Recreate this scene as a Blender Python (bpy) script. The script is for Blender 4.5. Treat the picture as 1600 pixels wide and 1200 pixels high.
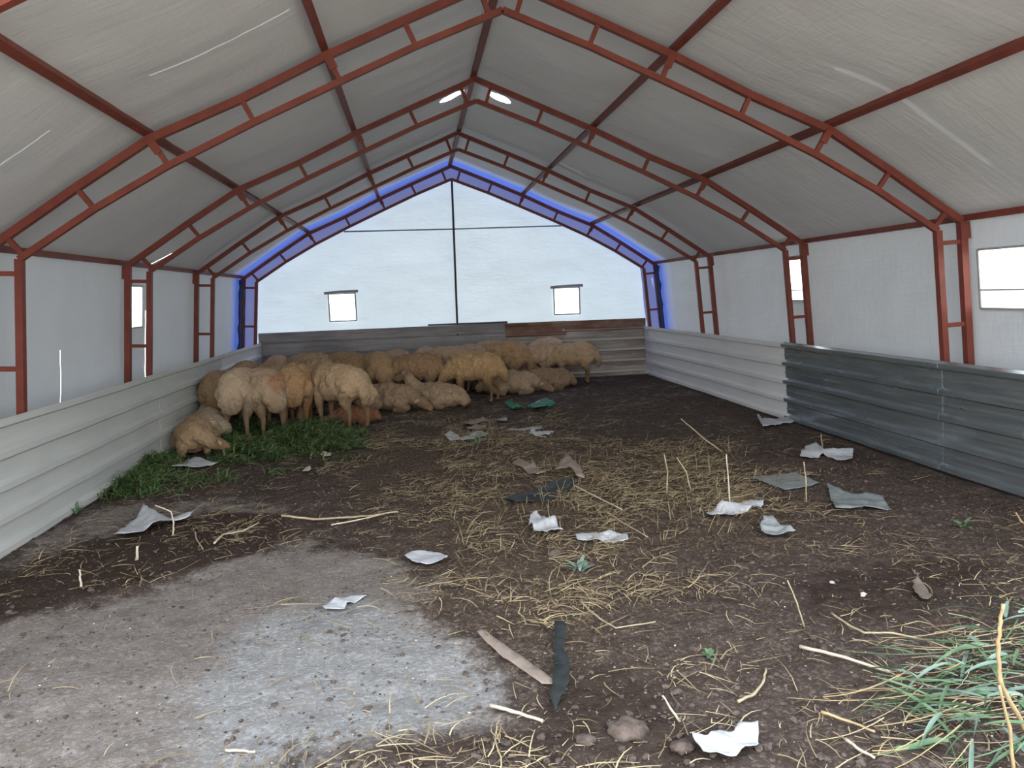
import bpy, bmesh, math, random
import numpy as np
from mathutils import Vector, Matrix, noise

for _o in list(bpy.data.objects):
    bpy.data.objects.remove(_o)
C = bpy.context.scene.collection
SC = bpy.context.scene
PI = math.pi

# ------------------------------------------------------------------ camera
cam_d = bpy.data.cameras.new('camera')
cam_d.sensor_fit = 'HORIZONTAL'
cam_d.sensor_width = 36.0
cam_d.lens = 36.0 * 1203.4 / 1600.0
cam_d.clip_end = 400
cam = bpy.data.objects.new('camera', cam_d)
C.objects.link(cam)
_yaw, _pitch, _roll = 0.1204, 0.1166, -0.0387
_f = Vector((math.sin(_yaw) * math.cos(_pitch), math.cos(_yaw) * math.cos(_pitch), -math.sin(_pitch)))
_r = Vector((math.cos(_yaw), -math.sin(_yaw), 0))
_u = _r.cross(_f)
_R = math.cos(_roll) * _r + math.sin(_roll) * _u
_U = -math.sin(_roll) * _r + math.cos(_roll) * _u
_m = Matrix((( _R.x, _U.x, -_f.x), (_R.y, _U.y, -_f.y), (_R.z, _U.z, -_f.z))).to_4x4()
_m.translation = Vector((-0.767, 0.0, 1.65))
cam.matrix_world = _m
SC.camera = cam

# ------------------------------------------------------------------ light
SC.view_settings.view_transform = 'Standard'
SC.view_settings.look = 'None'
SC.view_settings.gamma = 1.0
SC.view_settings.use_curve_mapping = False
SC.view_settings.exposure = 2.25
SC.cycles.use_denoising = True
SC.cycles.max_bounces = 10
SC.cycles.diffuse_bounces = 6
SC.cycles.glossy_bounces = 3
SC.cycles.transmission_bounces = 6
SC.cycles.transparent_max_bounces = 8
SC.cycles.sample_clamp_indirect = 6.0

W = bpy.data.worlds.new('sky')
SC.world = W
W.use_nodes = True
_n, _l = W.node_tree.nodes, W.node_tree.links
_n.clear()
_out = _n.new('ShaderNodeOutputWorld')
_bg = _n.new('ShaderNodeBackground')
_tc = _n.new('ShaderNodeTexCoord')
_sx = _n.new('ShaderNodeSeparateXYZ')
_rp = _n.new('ShaderNodeValToRGB')
_rp.color_ramp.elements[0].position = 0.0
_rp.color_ramp.elements[0].color = (1.0, 0.98, 0.95, 1)
_rp.color_ramp.elements[1].position = 0.9
_rp.color_ramp.elements[1].color = (0.80, 0.90, 1.0, 1)
_l.new(_tc.outputs['Generated'], _sx.inputs[0])
_l.new(_sx.outputs['Z'], _rp.inputs[0])
_l.new(_rp.outputs[0], _bg.inputs[0])
_bg.inputs[1].default_value = 1.0
_l.new(_bg.outputs[0], _out.inputs[0])

sun_d = bpy.data.lights.new('sun', 'SUN')
sun_d.energy = 3.6
sun_d.angle = 0.01
sun_d.color = (1.0, 0.96, 0.92)
sun = bpy.data.objects.new('sun', sun_d)
C.objects.link(sun)
# light travels towards -Y (from behind the far end wall), high and a little from the right
sun.rotation_euler = Vector((-0.18, -0.55, -1.0)).to_track_quat('-Z', 'Y').to_euler()

# ------------------------------------------------------------------ helpers
def link(name, mesh, mats=(), parent=None):
    o = bpy.data.objects.new(name, mesh)
    C.objects.link(o)
    if not isinstance(mats, (list, tuple)):
        mats = [mats]
    if len(mesh.materials) == 0:
        for m in mats:
            mesh.materials.append(m)
    if parent is not None:
        o.parent = parent
    return o

def obj(name, bm, mats=(), parent=None, smooth=False):
    me = bpy.data.meshes.new(name)
    bmesh.ops.recalc_face_normals(bm, faces=bm.faces)
    bm.to_mesh(me)
    bm.free()
    if smooth:
        me.polygons.foreach_set('use_smooth', [True] * len(me.polygons))
    return link(name, me, mats, parent)

def tag(o, label=None, cat=None, group=None, kind=None):
    if label: o['label'] = label
    if cat: o['category'] = cat
    if group: o['group'] = group
    if kind: o['kind'] = kind
    return o

def empty(name, loc=(0, 0, 0), parent=None):
    o = bpy.data.objects.new(name, None)
    o.empty_display_size = 0.1
    C.objects.link(o)
    o.location = loc
    if parent is not None:
        o.parent = parent
    return o

def bar(bm, p0, p1, w, h=None, ref=Vector((0, 1, 0))):
    """square steel tube between two points; w across (perp. to ref), h along ref"""
    h = w if h is None else h
    p0, p1 = Vector(p0), Vector(p1)
    d = (p1 - p0).normalized()
    if abs(d.dot(ref)) > 0.95:
        ref = Vector((1, 0, 0))
    a = d.cross(ref).normalized()
    b = a.cross(d).normalized()
    vs = []
    for p in (p0, p1):
        for s, t in ((-1, -1), (1, -1), (1, 1), (-1, 1)):
            vs.append(bm.verts.new(p + a * s * w / 2 + b * t * h / 2))
    for i in range(4):
        j = (i + 1) % 4
        bm.faces.new((vs[i], vs[j], vs[4 + j], vs[4 + i]))
    bm.faces.new(vs[0:4][::-1]); bm.faces.new(vs[4:8])

def sweep_xz(bm, pts, w, h):
    """square tube along a polyline in the XZ plane (y = 0), mitred"""
    n = len(pts)
    P = [Vector((p[0], 0, p[1])) for p in pts]
    rings = []
    for i in range(n):
        if i == 0: t = (P[1] - P[0]).normalized(); k = 1
        elif i == n - 1: t = (P[-1] - P[-2]).normalized(); k = 1
        else:
            a = (P[i] - P[i - 1]).normalized(); b = (P[i + 1] - P[i]).normalized()
            t = (a + b).normalized(); k = 1 / max(0.5, t.dot(a))
        nrm = Vector((-t.z, 0, t.x)) * k
        ring = [bm.verts.new(P[i] + nrm * s * w / 2 + Vector((0, q * h / 2, 0))) for s, q in ((-1, -1), (1, -1), (1, 1), (-1, 1))]
        rings.append(ring)
    for r0, r1 in zip(rings, rings[1:]):
        for i in range(4):
            j = (i + 1) % 4
            bm.faces.new((r0[i], r0[j], r1[j], r1[i]))
    bm.faces.new(rings[0][::-1]); bm.faces.new(rings[-1])

def round_tube(bm, pts, radii, seg=8):
    pts = [Vector(p) for p in pts]
    rings = []
    for i, p in enumerate(pts):
        a = pts[max(0, i - 1)]; b = pts[min(len(pts) - 1, i + 1)]
        t = (b - a).normalized()
        ref = Vector((0, 0, 1)) if abs(t.z) < 0.9 else Vector((1, 0, 0))
        u = t.cross(ref).normalized(); v = u.cross(t).normalized()
        r = radii[i] if isinstance(radii, (list, tuple)) else radii
        rings.append([bm.verts.new(p + (u * math.cos(2 * PI * k / seg) + v * math.sin(2 * PI * k / seg)) * r) for k in range(seg)])
    for r0, r1 in zip(rings, rings[1:]):
        for i in range(seg):
            j = (i + 1) % seg
            bm.faces.new((r0[i], r0[j], r1[j], r1[i]))
    bm.faces.new(rings[0][::-1]); bm.faces.new(rings[-1])

def quads_mesh(name, V, F, mats, parent=None, smooth=True, attrs=None):
    me = bpy.data.meshes.new(name)
    V = np.asarray(V, dtype=np.float32); F = np.asarray(F, dtype=np.int32)
    k = F.shape[1]
    me.vertices.add(len(V)); me.vertices.foreach_set('co', V.ravel())
    me.loops.add(F.size); me.loops.foreach_set('vertex_index', F.ravel())
    me.polygons.add(len(F))
    me.polygons.foreach_set('loop_start', np.arange(0, F.size, k, dtype=np.int32))
    me.polygons.foreach_set('use_smooth', np.full(len(F), smooth, dtype=bool))
    me.update(calc_edges=True)
    for an, dat in (attrs or {}).items():
        at = me.attributes.new(an, 'FLOAT_COLOR', 'POINT')
        at.data.foreach_set('color', np.asarray(dat, dtype=np.float32).ravel())
    return link(name, me, mats, parent)

# smooth value noise on arrays
def _hash(ix, iy, s):
    h = np.sin(ix * 127.1 + iy * 311.7 + s * 74.7) * 43758.5453
    return h - np.floor(h)
def vnoise(x, y, s=0.0):
    x = np.asarray(x, float); y = np.asarray(y, float)
    ix, iy = np.floor(x), np.floor(y)
    fx, fy = x - ix, y - iy
    fx = fx * fx * (3 - 2 * fx); fy = fy * fy * (3 - 2 * fy)
    a = _hash(ix, iy, s); b = _hash(ix + 1, iy, s); c = _hash(ix, iy + 1, s); d = _hash(ix + 1, iy + 1, s)
    return (a + (b - a) * fx) * (1 - fy) + (c + (d - c) * fx) * fy
def fbm(x, y, s=0.0, o=4):
    t = 0; a = 0.5; tot = 0
    for i in range(o):
        t = t + a * vnoise(x * 2 ** i, y * 2 ** i, s + i * 3.1); tot += a; a *= 0.55
    return t / tot

# ------------------------------------------------------------------ materials
class NT:
    def __init__(s, name):
        s.m = bpy.data.materials.new(name); s.m.use_nodes = True
        s.t = s.m.node_tree; s.n = s.t.nodes; s.l = s.t.links
        s.n.clear(); s.out = s.n.new('ShaderNodeOutputMaterial')
    def new(s, t, **kw):
        nd = s.n.new('ShaderNode' + t)
        for k, v in kw.items():
            setattr(nd, k, v)
        return nd
    def set(s, sock, v):
        if hasattr(v, 'is_output') or isinstance(v, bpy.types.NodeSocket): s.l.new(v, sock)
        else: sock.default_value = v
    def pos(s):
        return s.new('NewGeometry').outputs['Position']
    def oco(s):
        return s.new('TexCoord').outputs['Object']
    def noise(s, vec, scale, detail=4, rough=0.55, dist=0.0):
        nd = s.new('TexNoise'); s.l.new(vec, nd.inputs['Vector'])
        nd.inputs['Scale'].default_value = scale; nd.inputs['Detail'].default_value = detail
        nd.inputs['Roughness'].default_value = rough; nd.inputs['Distortion'].default_value = dist
        return nd.outputs['Fac']
    def scale(s, vec, sc):
        nd = s.new('Mapping'); s.l.new(vec, nd.inputs['Vector']); nd.inputs['Scale'].default_value = sc
        return nd.outputs[0]
    def ramp(s, fac, a, b, c0=(0, 0, 0, 1), c1=(1, 1, 1, 1)):
        nd = s.new('ValToRGB'); s.l.new(fac, nd.inputs[0])
        e = nd.color_ramp.elements
        e[0].position = a; e[0].color = c0; e[1].position = b; e[1].color = c1
        return nd.outputs[0]
    def mixc(s, fac, a, b):
        nd = s.new('MixRGB'); s.set(nd.inputs[0], fac); s.set(nd.inputs[1], a); s.set(nd.inputs[2], b)
        return nd.outputs[0]
    def math(s, op, a, b=0.0, clamp=False):
        nd = s.new('Math', operation=op, use_clamp=clamp); s.set(nd.inputs[0], a); s.set(nd.inputs[1], b)
        return nd.outputs[0]
    def sep(s, vec):
        nd = s.new('SeparateXYZ'); s.l.new(vec, nd.inputs[0]); return nd.outputs
    def mapr(s, v, a, b, c=0.0, d=1.0):
        nd = s.new('MapRange', interpolation_type='SMOOTHSTEP'); s.set(nd.inputs[0], v)
        for i, q in enumerate((a, b, c, d)): nd.inputs[i + 1].default_value = q
        return nd.outputs[0]
    def bump(s, h, strength=0.3, dist=0.01):
        nd = s.new('Bump'); s.l.new(h, nd.inputs['Height']); nd.inputs['Strength'].default_value = strength
        nd.inputs['Distance'].default_value = dist
        return nd.outputs[0]
    def principled(s, col, rough=0.6, metal=0.0, normal=None, spec=0.5):
        nd = s.new('BsdfPrincipled'); s.set(nd.inputs['Base Color'], col); s.set(nd.inputs['Roughness'], rough)
        s.set(nd.inputs['Metallic'], metal); nd.inputs['Specular IOR Level'].default_value = spec
        if normal is not None: s.l.new(normal, nd.inputs['Normal'])
        s.l.new(nd.outputs[0], s.out.inputs[0])
        return nd

def rgb(r, g, b): return (r, g, b, 1.0)
def srgb(r, g, b):
    f = lambda c: ((c / 255 + 0.055) / 1.055) ** 2.4 if c > 10 else c / 255 / 12.92
    return (f(r), f(g), f(b), 1.0)

def mat_simple(name, col, rough=0.6, metal=0.0, var=0.12, scale=30, bump=0.0, spec=0.5):
    t = NT(name); p = t.pos()
    nz = t.noise(p, scale, 4)
    c0 = tuple(c * (1 - var) for c in col[:3]) + (1,); c1 = tuple(min(1, c * (1 + var)) for c in col[:3]) + (1,)
    t.principled(t.ramp(nz, 0.3, 0.7, c0, c1), rough, metal, t.bump(nz, bump, 0.01) if bump else None, spec)
    return t.m

def mat_steel():
    t = NT('red_oxide_paint'); p = t.pos()
    a = t.noise(p, 6, 4); b = t.noise(p, 60, 3)
    col = t.ramp(a, 0.3, 0.72, rgb(0.135, 0.030, 0.021), rgb(0.20, 0.048, 0.032))
    col = t.mixc(t.ramp(b, 0.62, 0.75), col, rgb(0.10, 0.036, 0.026))
    t.principled(col, 0.55, 0.0, t.bump(b, 0.15, 0.003), 0.35)
    return t.m

def mat_tarp(name, trans, col=(0.70, 0.70, 0.685), holes=True, blue=False, tcol=None):
    """white woven tarpaulin: reflects, lets part of the daylight through"""
    t = NT(name); p = t.pos(); x, y, z = t.sep(p)
    w1 = t.noise(t.scale(p, (1.6, 1.0, 7.0)), 3.2, 5, 0.6, 0.6)
    w2 = t.noise(t.scale(p, (1.0, 6.0, 2.0)), 2.3, 4, 0.55, 0.4)
    h = t.math('ADD', t.math('MULTIPLY', w1, 0.7), w2)
    nrm = t.bump(h, 0.32, 0.022)
    dirt = t.noise(p, 1.1, 4)
    base = t.mixc(t.ramp(dirt, 0.35, 0.75), rgb(*col), rgb(col[0] * 0.9, col[1] * 0.89, col[2] * 0.86))
    tc = rgb(*(tcol or (0.86, 0.88, 0.92)))
    if blue:
        n1 = t.math('ADD', y, t.math('MULTIPLY', t.noise(p, 3, 2), 0.15))
        bf = t.mapr(n1, 13.72, 14.45)
        base = t.mixc(bf, base, rgb(0.20, 0.30, 0.80))
        tc = t.mixc(bf, tc, rgb(0.16, 0.29, 1.0))
    d = t.new('BsdfDiffuse'); t.set(d.inputs[0], base); t.l.new(nrm, d.inputs['Normal'])
    tr = t.new('BsdfTranslucent'); t.set(tr.inputs[0], tc); t.l.new(nrm, tr.inputs['Normal'])
    mx = t.new('MixShader')
    if blue:
        t.set(mx.inputs[0], t.math('ADD', t.math('MULTIPLY', bf, 0.06), trans))
    else:
        mx.inputs[0].default_value = trans
    t.l.new(d.outputs[0], mx.inputs[1]); t.l.new(tr.outputs[0], mx.inputs[2])
    g = t.new('BsdfGlossy'); g.inputs['Roughness'].default_value = 0.38; t.l.new(nrm, g.inputs['Normal'])
    m2 = t.new('MixShader'); m2.inputs[0].default_value = 0.035
    t.l.new(mx.outputs[0], m2.inputs[1]); t.l.new(g.outputs[0], m2.inputs[2])
    last = m2.outputs[0]
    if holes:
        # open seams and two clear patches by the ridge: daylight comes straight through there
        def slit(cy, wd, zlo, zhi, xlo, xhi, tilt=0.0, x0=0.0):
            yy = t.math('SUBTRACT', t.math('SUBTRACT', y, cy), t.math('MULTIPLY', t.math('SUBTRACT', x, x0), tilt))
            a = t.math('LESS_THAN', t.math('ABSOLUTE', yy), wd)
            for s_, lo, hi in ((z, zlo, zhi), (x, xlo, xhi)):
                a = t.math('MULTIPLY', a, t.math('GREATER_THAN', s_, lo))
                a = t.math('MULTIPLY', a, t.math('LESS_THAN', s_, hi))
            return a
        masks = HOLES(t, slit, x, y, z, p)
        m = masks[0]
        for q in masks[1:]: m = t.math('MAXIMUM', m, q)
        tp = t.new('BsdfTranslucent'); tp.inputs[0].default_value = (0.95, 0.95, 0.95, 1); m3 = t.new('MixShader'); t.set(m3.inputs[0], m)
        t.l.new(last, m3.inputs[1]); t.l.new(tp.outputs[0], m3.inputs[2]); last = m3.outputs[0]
    t.l.new(last, t.out.inputs[0])
    return t.m

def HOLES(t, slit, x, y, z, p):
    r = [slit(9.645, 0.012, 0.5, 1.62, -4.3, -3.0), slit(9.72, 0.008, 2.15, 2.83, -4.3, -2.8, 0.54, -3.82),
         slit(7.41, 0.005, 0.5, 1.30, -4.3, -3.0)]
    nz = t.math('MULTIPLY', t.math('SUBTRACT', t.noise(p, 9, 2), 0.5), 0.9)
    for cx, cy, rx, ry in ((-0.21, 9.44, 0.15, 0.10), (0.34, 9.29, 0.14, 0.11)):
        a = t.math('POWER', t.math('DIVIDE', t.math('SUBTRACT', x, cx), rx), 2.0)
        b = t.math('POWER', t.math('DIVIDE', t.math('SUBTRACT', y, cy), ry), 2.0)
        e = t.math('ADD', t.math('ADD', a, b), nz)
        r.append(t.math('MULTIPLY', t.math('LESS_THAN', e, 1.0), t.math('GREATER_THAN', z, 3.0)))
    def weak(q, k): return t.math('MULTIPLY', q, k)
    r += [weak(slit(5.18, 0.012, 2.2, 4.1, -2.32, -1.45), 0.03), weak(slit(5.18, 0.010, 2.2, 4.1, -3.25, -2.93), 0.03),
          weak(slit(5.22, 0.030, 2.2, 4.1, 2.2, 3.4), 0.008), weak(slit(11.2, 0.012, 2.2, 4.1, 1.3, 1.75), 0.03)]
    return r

def mat_sheet(name, c0, c1, metal, rough, rust=0.0, streak=8.0, ridges=None):
    """corrugated steel sheet, long streaks along its length"""
    t = NT(name); p = t.pos()
    oi = t.new('ObjectInfo')
    a = t.noise(t.scale(p, (0.35, 0.35, 7.0)), streak * 0.5, 3, 0.5)
    b = t.noise(t.scale(p, (0.8, 0.8, 1.6)), 2.0, 3, 0.5)
    col = t.ramp(a, 0.3, 0.7, c0, c1)
    col = t.mixc(t.math('MULTIPLY', t.ramp(b, 0.45, 0.75), 0.22), col, rgb(c0[0] * 0.7, c0[1] * 0.7, c0[2] * 0.72))
    if rust:
        r = t.noise(t.scale(p, (1.0, 1.0, 2.2)), 2.6, 6, 0.65)
        col = t.mixc(t.math('MULTIPLY', t.ramp(r, 0.45, 0.66), rust), col, rgb(0.13, 0.055, 0.03))
    if ridges:      # paint rubbed pale on the ridges, rust brown kept in the valleys
        z = t.sep(p)[2]
        fr = t.math('FRACT', t.math('DIVIDE', t.math('SUBTRACT', z, ridges[0] - ridges[1] / 2), ridges[1]))
        on = t.math('SUBTRACT', 1.0, t.mapr(t.math('ABSOLUTE', t.math('SUBTRACT', fr, 0.5)), 0.10, 0.15))
        col = t.mixc(t.math('MULTIPLY', on, 0.75), col, rgb(0.50, 0.47, 0.43))
        col = t.mixc(t.math('MULTIPLY', t.math('SUBTRACT', 1.0, on), t.math('MULTIPLY', t.ramp(t.noise(t.scale(p, (0.5, 0.5, 4.0)), 2.0, 4), 0.40, 0.60), 0.7)), col, rgb(0.17, 0.105, 0.085))
    rr = t.ramp(b, 0.3, 0.7, (rough * 0.75,) * 3 + (1,), (min(1, rough * 1.3),) * 3 + (1,))
    t.principled(col, rr, metal, t.bump(b, 0.12, 0.01), 0.4)
    return t.m

M = {}
M['steel'] = mat_steel()
M['dark_steel'] = mat_simple('dark_painted_steel', rgb(0.05, 0.028, 0.03), 0.6, 0.0, 0.3, 20)
M['grey_steel'] = mat_simple('grey_conduit', rgb(0.33, 0.34, 0.36), 0.6, 0.0, 0.15, 20)
M['tarp_roof'] = mat_tarp('tarp_roof', 0.006, col=(0.53, 0.535, 0.55), blue=True)
M['tarp_wall'] = mat_tarp('tarp_wall', 0.033, col=(0.49, 0.55, 0.62), blue=True)
M['tarp_back'] = mat_tarp('tarp_back', 0.105, col=(0.64, 0.73, 0.80), holes=False, tcol=(0.70, 0.86, 1.0))
M['tarp_violet'] = mat_tarp('tarp_violet', 0.30, col=(0.46, 0.46, 0.66), holes=False, tcol=(0.66, 0.67, 1.0))
M['navy'] = mat_simple('navy_tarp', rgb(0.02, 0.022, 0.075), 0.5, 0, 0.3, 14, 0.3)
M['sheet_pale'] = mat_sheet('pale_painted_sheet', rgb(0.53, 0.56, 0.55), rgb(0.58, 0.605, 0.595), 0.0, 0.42)
M['sheet_pale_lit'] = mat_sheet('brightened_pale_sheet', rgb(0.72, 0.73, 0.75), rgb(0.78, 0.79, 0.80), 0.0, 0.38)  # pale paint brightened, standing in for light the far sheets lack
M['sheet_galv'] = mat_sheet('galvanised_sheet', rgb(0.30, 0.345, 0.375), rgb(0.46, 0.52, 0.555), 0.75, 0.24)
M['sheet_old'] = mat_sheet('weathered_sheet', rgb(0.20, 0.195, 0.21), rgb(0.30, 0.295, 0.30), 0.15, 0.55, 0.25)
M['sheet_oldpale'] = mat_sheet('weathered_pale_sheet', rgb(0.30, 0.29, 0.27), rgb(0.42, 0.40, 0.37), 0.1, 0.55, 0.3, 8.0, (0.09, 0.21))
M['sheet_rust'] = mat_sheet('rusty_sheet', rgb(0.17, 0.10, 0.075), rgb(0.27, 0.17, 0.13), 0.1, 0.6, 0.8)
M['sack'] = mat_simple('white_woven_sack', rgb(0.50, 0.52, 0.56), 0.6, 0, 0.12, 25, 0.25)
M['sack_grey'] = mat_simple('grey_sack', rgb(0.33, 0.36, 0.37), 0.6, 0, 0.18, 18, 0.25)
M['sack_dark'] = mat_simple('slate_grey_sheet', rgb(0.215, 0.245, 0.25), 0.5, 0, 0.18, 18, 0.2)
M['rag'] = mat_simple('dirty_rag', rgb(0.29, 0.23, 0.19), 0.8, 0, 0.3, 12, 0.4)
M['bark'] = mat_simple('grey_brown_bark', rgb(0.15, 0.12, 0.10), 0.85, 0, 0.3, 14, 0.4)
M['black'] = mat_simple('black_plastic', rgb(0.022, 0.028, 0.029), 0.62, 0, 0.4, 14, 0.5)
M['greennet'] = mat_simple('green_net', rgb(0.015, 0.19, 0.115), 0.6, 0, 0.35, 30, 0.4)
M['card'] = mat_simple('brown_cardboard', rgb(0.29, 0.23, 0.195), 0.8, 0, 0.15, 16, 0.2)
M['stalk'] = mat_simple('dry_stalk', rgb(0.44, 0.36, 0.24), 0.6, 0, 0.22, 25)
M['stick'] = mat_simple('pale_stick', rgb(0.60, 0.53, 0.42), 0.6, 0, 0.12, 25)
M['gold'] = mat_simple('golden_stalk', rgb(0.46, 0.335, 0.18), 0.55, 0, 0.2, 25)
M['leaf'] = mat_simple('reed_leaf', rgb(0.115, 0.205, 0.105), 0.5, 0, 0.25, 9)
M['leafblue'] = mat_simple('reed_leaf_bluish', rgb(0.20, 0.29, 0.235), 0.5, 0, 0.2, 9)
M['bone'] = mat_simple('offwhite_fragment', rgb(0.62, 0.56, 0.48), 0.7, 0, 0.15, 30)
M['clod'] = mat_simple('soil_clod', rgb(0.115, 0.089, 0.077), 0.95, 0, 0.45, 30, 0.6, 0.08)

def mat_vcol(name, rough=0.65, trans=0.0):
    t = NT(name)
    a = t.new('Attribute', attribute_name='tint')
    p = t.principled(a.outputs['Color'], rough, 0.0, None, 0.25)
    if trans:
        tr = t.new('BsdfTranslucent'); t.l.new(a.outputs['Color'], tr.inputs[0])
        mx = t.new('MixShader'); mx.inputs[0].default_value = trans
        t.l.new(p.outputs[0], mx.inputs[1]); t.l.new(tr.outputs[0], mx.inputs[2]); t.l.new(mx.outputs[0], t.out.inputs[0])
    return t.m
M['crumbs'] = mat_vcol('soil_crumbs', 0.95)
M['straw'] = mat_vcol('straw', 0.6)
M['fodder'] = mat_vcol('green_fodder', 0.5, 0.25)

def mat_pane():
    t = NT('clear_plastic_pane')
    tq = t.new('BsdfTransparent'); tq.inputs[0].default_value = (0.93, 0.95, 0.96, 1)
    ts = t.new('BsdfTranslucent'); ts.inputs[0].default_value = (0.93, 0.95, 0.96, 1)
    tp = t.new('MixShader'); tp.inputs[0].default_value = 0.6
    t.l.new(tq.outputs[0], tp.inputs[1]); t.l.new(ts.outputs[0], tp.inputs[2])
    g = t.new('BsdfGlossy'); g.inputs['Roughness'].default_value = 0.2
    mx = t.new('MixShader'); mx.inputs[0].default_value = 0.05
    t.l.new(tp.outputs[0], mx.inputs[1]); t.l.new(g.outputs[0], mx.inputs[2]); t.l.new(mx.outputs[0], t.out.inputs[0])
    return t.m
M['pane'] = mat_pane()

def mat_floor():
    t = NT('barn_soil'); p = t.pos()
    at = t.new('Attribute', attribute_name='mask')
    sp = t.new('SeparateColor'); t.l.new(at.outputs['Color'], sp.inputs[0])
    dust, dung, straw = sp.outputs[0], sp.outputs[1], sp.outputs[2]  # first channel also carries the light painted into the far soil
    n1 = t.noise(p, 1.6, 6, 0.6); n2 = t.noise(p, 8, 8, 0.68); n3 = t.noise(p, 42, 6, 0.68); n4 = t.noise(p, 150, 3, 0.6)
    soil = t.ramp(n2, 0.32, 0.70, rgb(0.080, 0.058, 0.049), rgb(0.21, 0.163, 0.142))
    soil = t.mixc(t.math('MULTIPLY', t.ramp(n1, 0.45, 0.68), 0.45), soil, rgb(0.185, 0.147, 0.127))
    dcol = t.ramp(n2, 0.3, 0.75, rgb(0.25, 0.218, 0.20), rgb(0.40, 0.365, 0.346))
    gcol = t.ramp(n2, 0.3, 0.75, rgb(0.335, 0.335, 0.34), rgb(0.49, 0.49, 0.495))
    ga = t.mapr(t.math('ADD', at.outputs['Alpha'], t.math('MULTIPLY', t.math('SUBTRACT', n1, 0.5), 1.3)), 0.25, 0.75)
    dcol = t.mixc(ga, dcol, gcol)
    wob = t.math('ADD', t.math('MULTIPLY', t.math('SUBTRACT', n2, 0.5), 1.0), t.math('MULTIPLY', t.math('SUBTRACT', n1, 0.5), 0.9))
    dm = t.mapr(t.math('ADD', dust, wob), 0.25, 0.65)
    col = t.mixc(dm, soil, dcol)
    gm = t.mapr(t.math('ADD', dung, wob), 0.32, 0.62)
    col = t.mixc(gm, col, t.ramp(n3, 0.35, 0.7, rgb(0.036, 0.023, 0.019), rgb(0.095, 0.066, 0.052)))
    fs = t.noise(t.scale(p, (1.0, 2.6, 1.0)), 26, 5, 0.7, 1.5)
    sm = t.math('MULTIPLY', t.ramp(fs, 0.46, 0.60), straw)
    col = t.mixc(t.math('MULTIPLY', sm, 0.85), col, rgb(0.26, 0.19, 0.105))
    # fine grit: shade of small pits painted dark, and paler crumbs
    und = t.math('SUBTRACT', 1.0, t.math('MULTIPLY', dm, t.math('SUBTRACT', 1.0, gm)))
    col = t.mixc(t.math('MULTIPLY', t.math('MULTIPLY', t.ramp(n3, 0.56, 0.70), 0.45), und), col, rgb(0.26, 0.21, 0.185))
    col = t.mixc(t.math('MULTIPLY', t.ramp(n3, 0.46, 0.30), t.math('ADD', 0.28, t.math('MULTIPLY', und, 0.42))), col, rgb(0.055, 0.041, 0.036))
    vo = t.new('TexVoronoi'); t.l.new(p, vo.inputs['Vector']); vo.inputs['Scale'].default_value = 21
    pit_shade = t.math('MULTIPLY', t.math('LESS_THAN', vo.outputs['Distance'], 0.22), t.math('GREATER_THAN', t.noise(p, 3.0, 4), 0.56))
    col = t.mixc(t.math('MULTIPLY', pit_shade, 0.65), col, rgb(0.085, 0.066, 0.058))
    h = t.math('ADD', t.math('MULTIPLY', n2, 1.3), t.math('ADD', t.math('MULTIPLY', n3, 0.6), t.math('MULTIPLY', n4, 0.12)))
    t.principled(col, 0.95, 0.0, t.bump(h, 1.0, 0.028), 0.08)
    return t.m
M['floor'] = mat_floor()
def mat_field():
    t = NT('dry_field'); p = t.pos()
    a = t.noise(p, 0.4, 5); b = t.noise(p, 4, 5)
    col = t.ramp(a, 0.3, 0.7, rgb(0.27, 0.24, 0.19), rgb(0.34, 0.315, 0.24))
    col = t.mixc(t.math('MULTIPLY', t.ramp(b, 0.4, 0.7), 0.4), col, rgb(0.30, 0.24, 0.17))
    t.principled(col, 0.95, 0, t.bump(b, 0.4, 0.05), 0.1)
    return t.m
M['field'] = mat_field()

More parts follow.
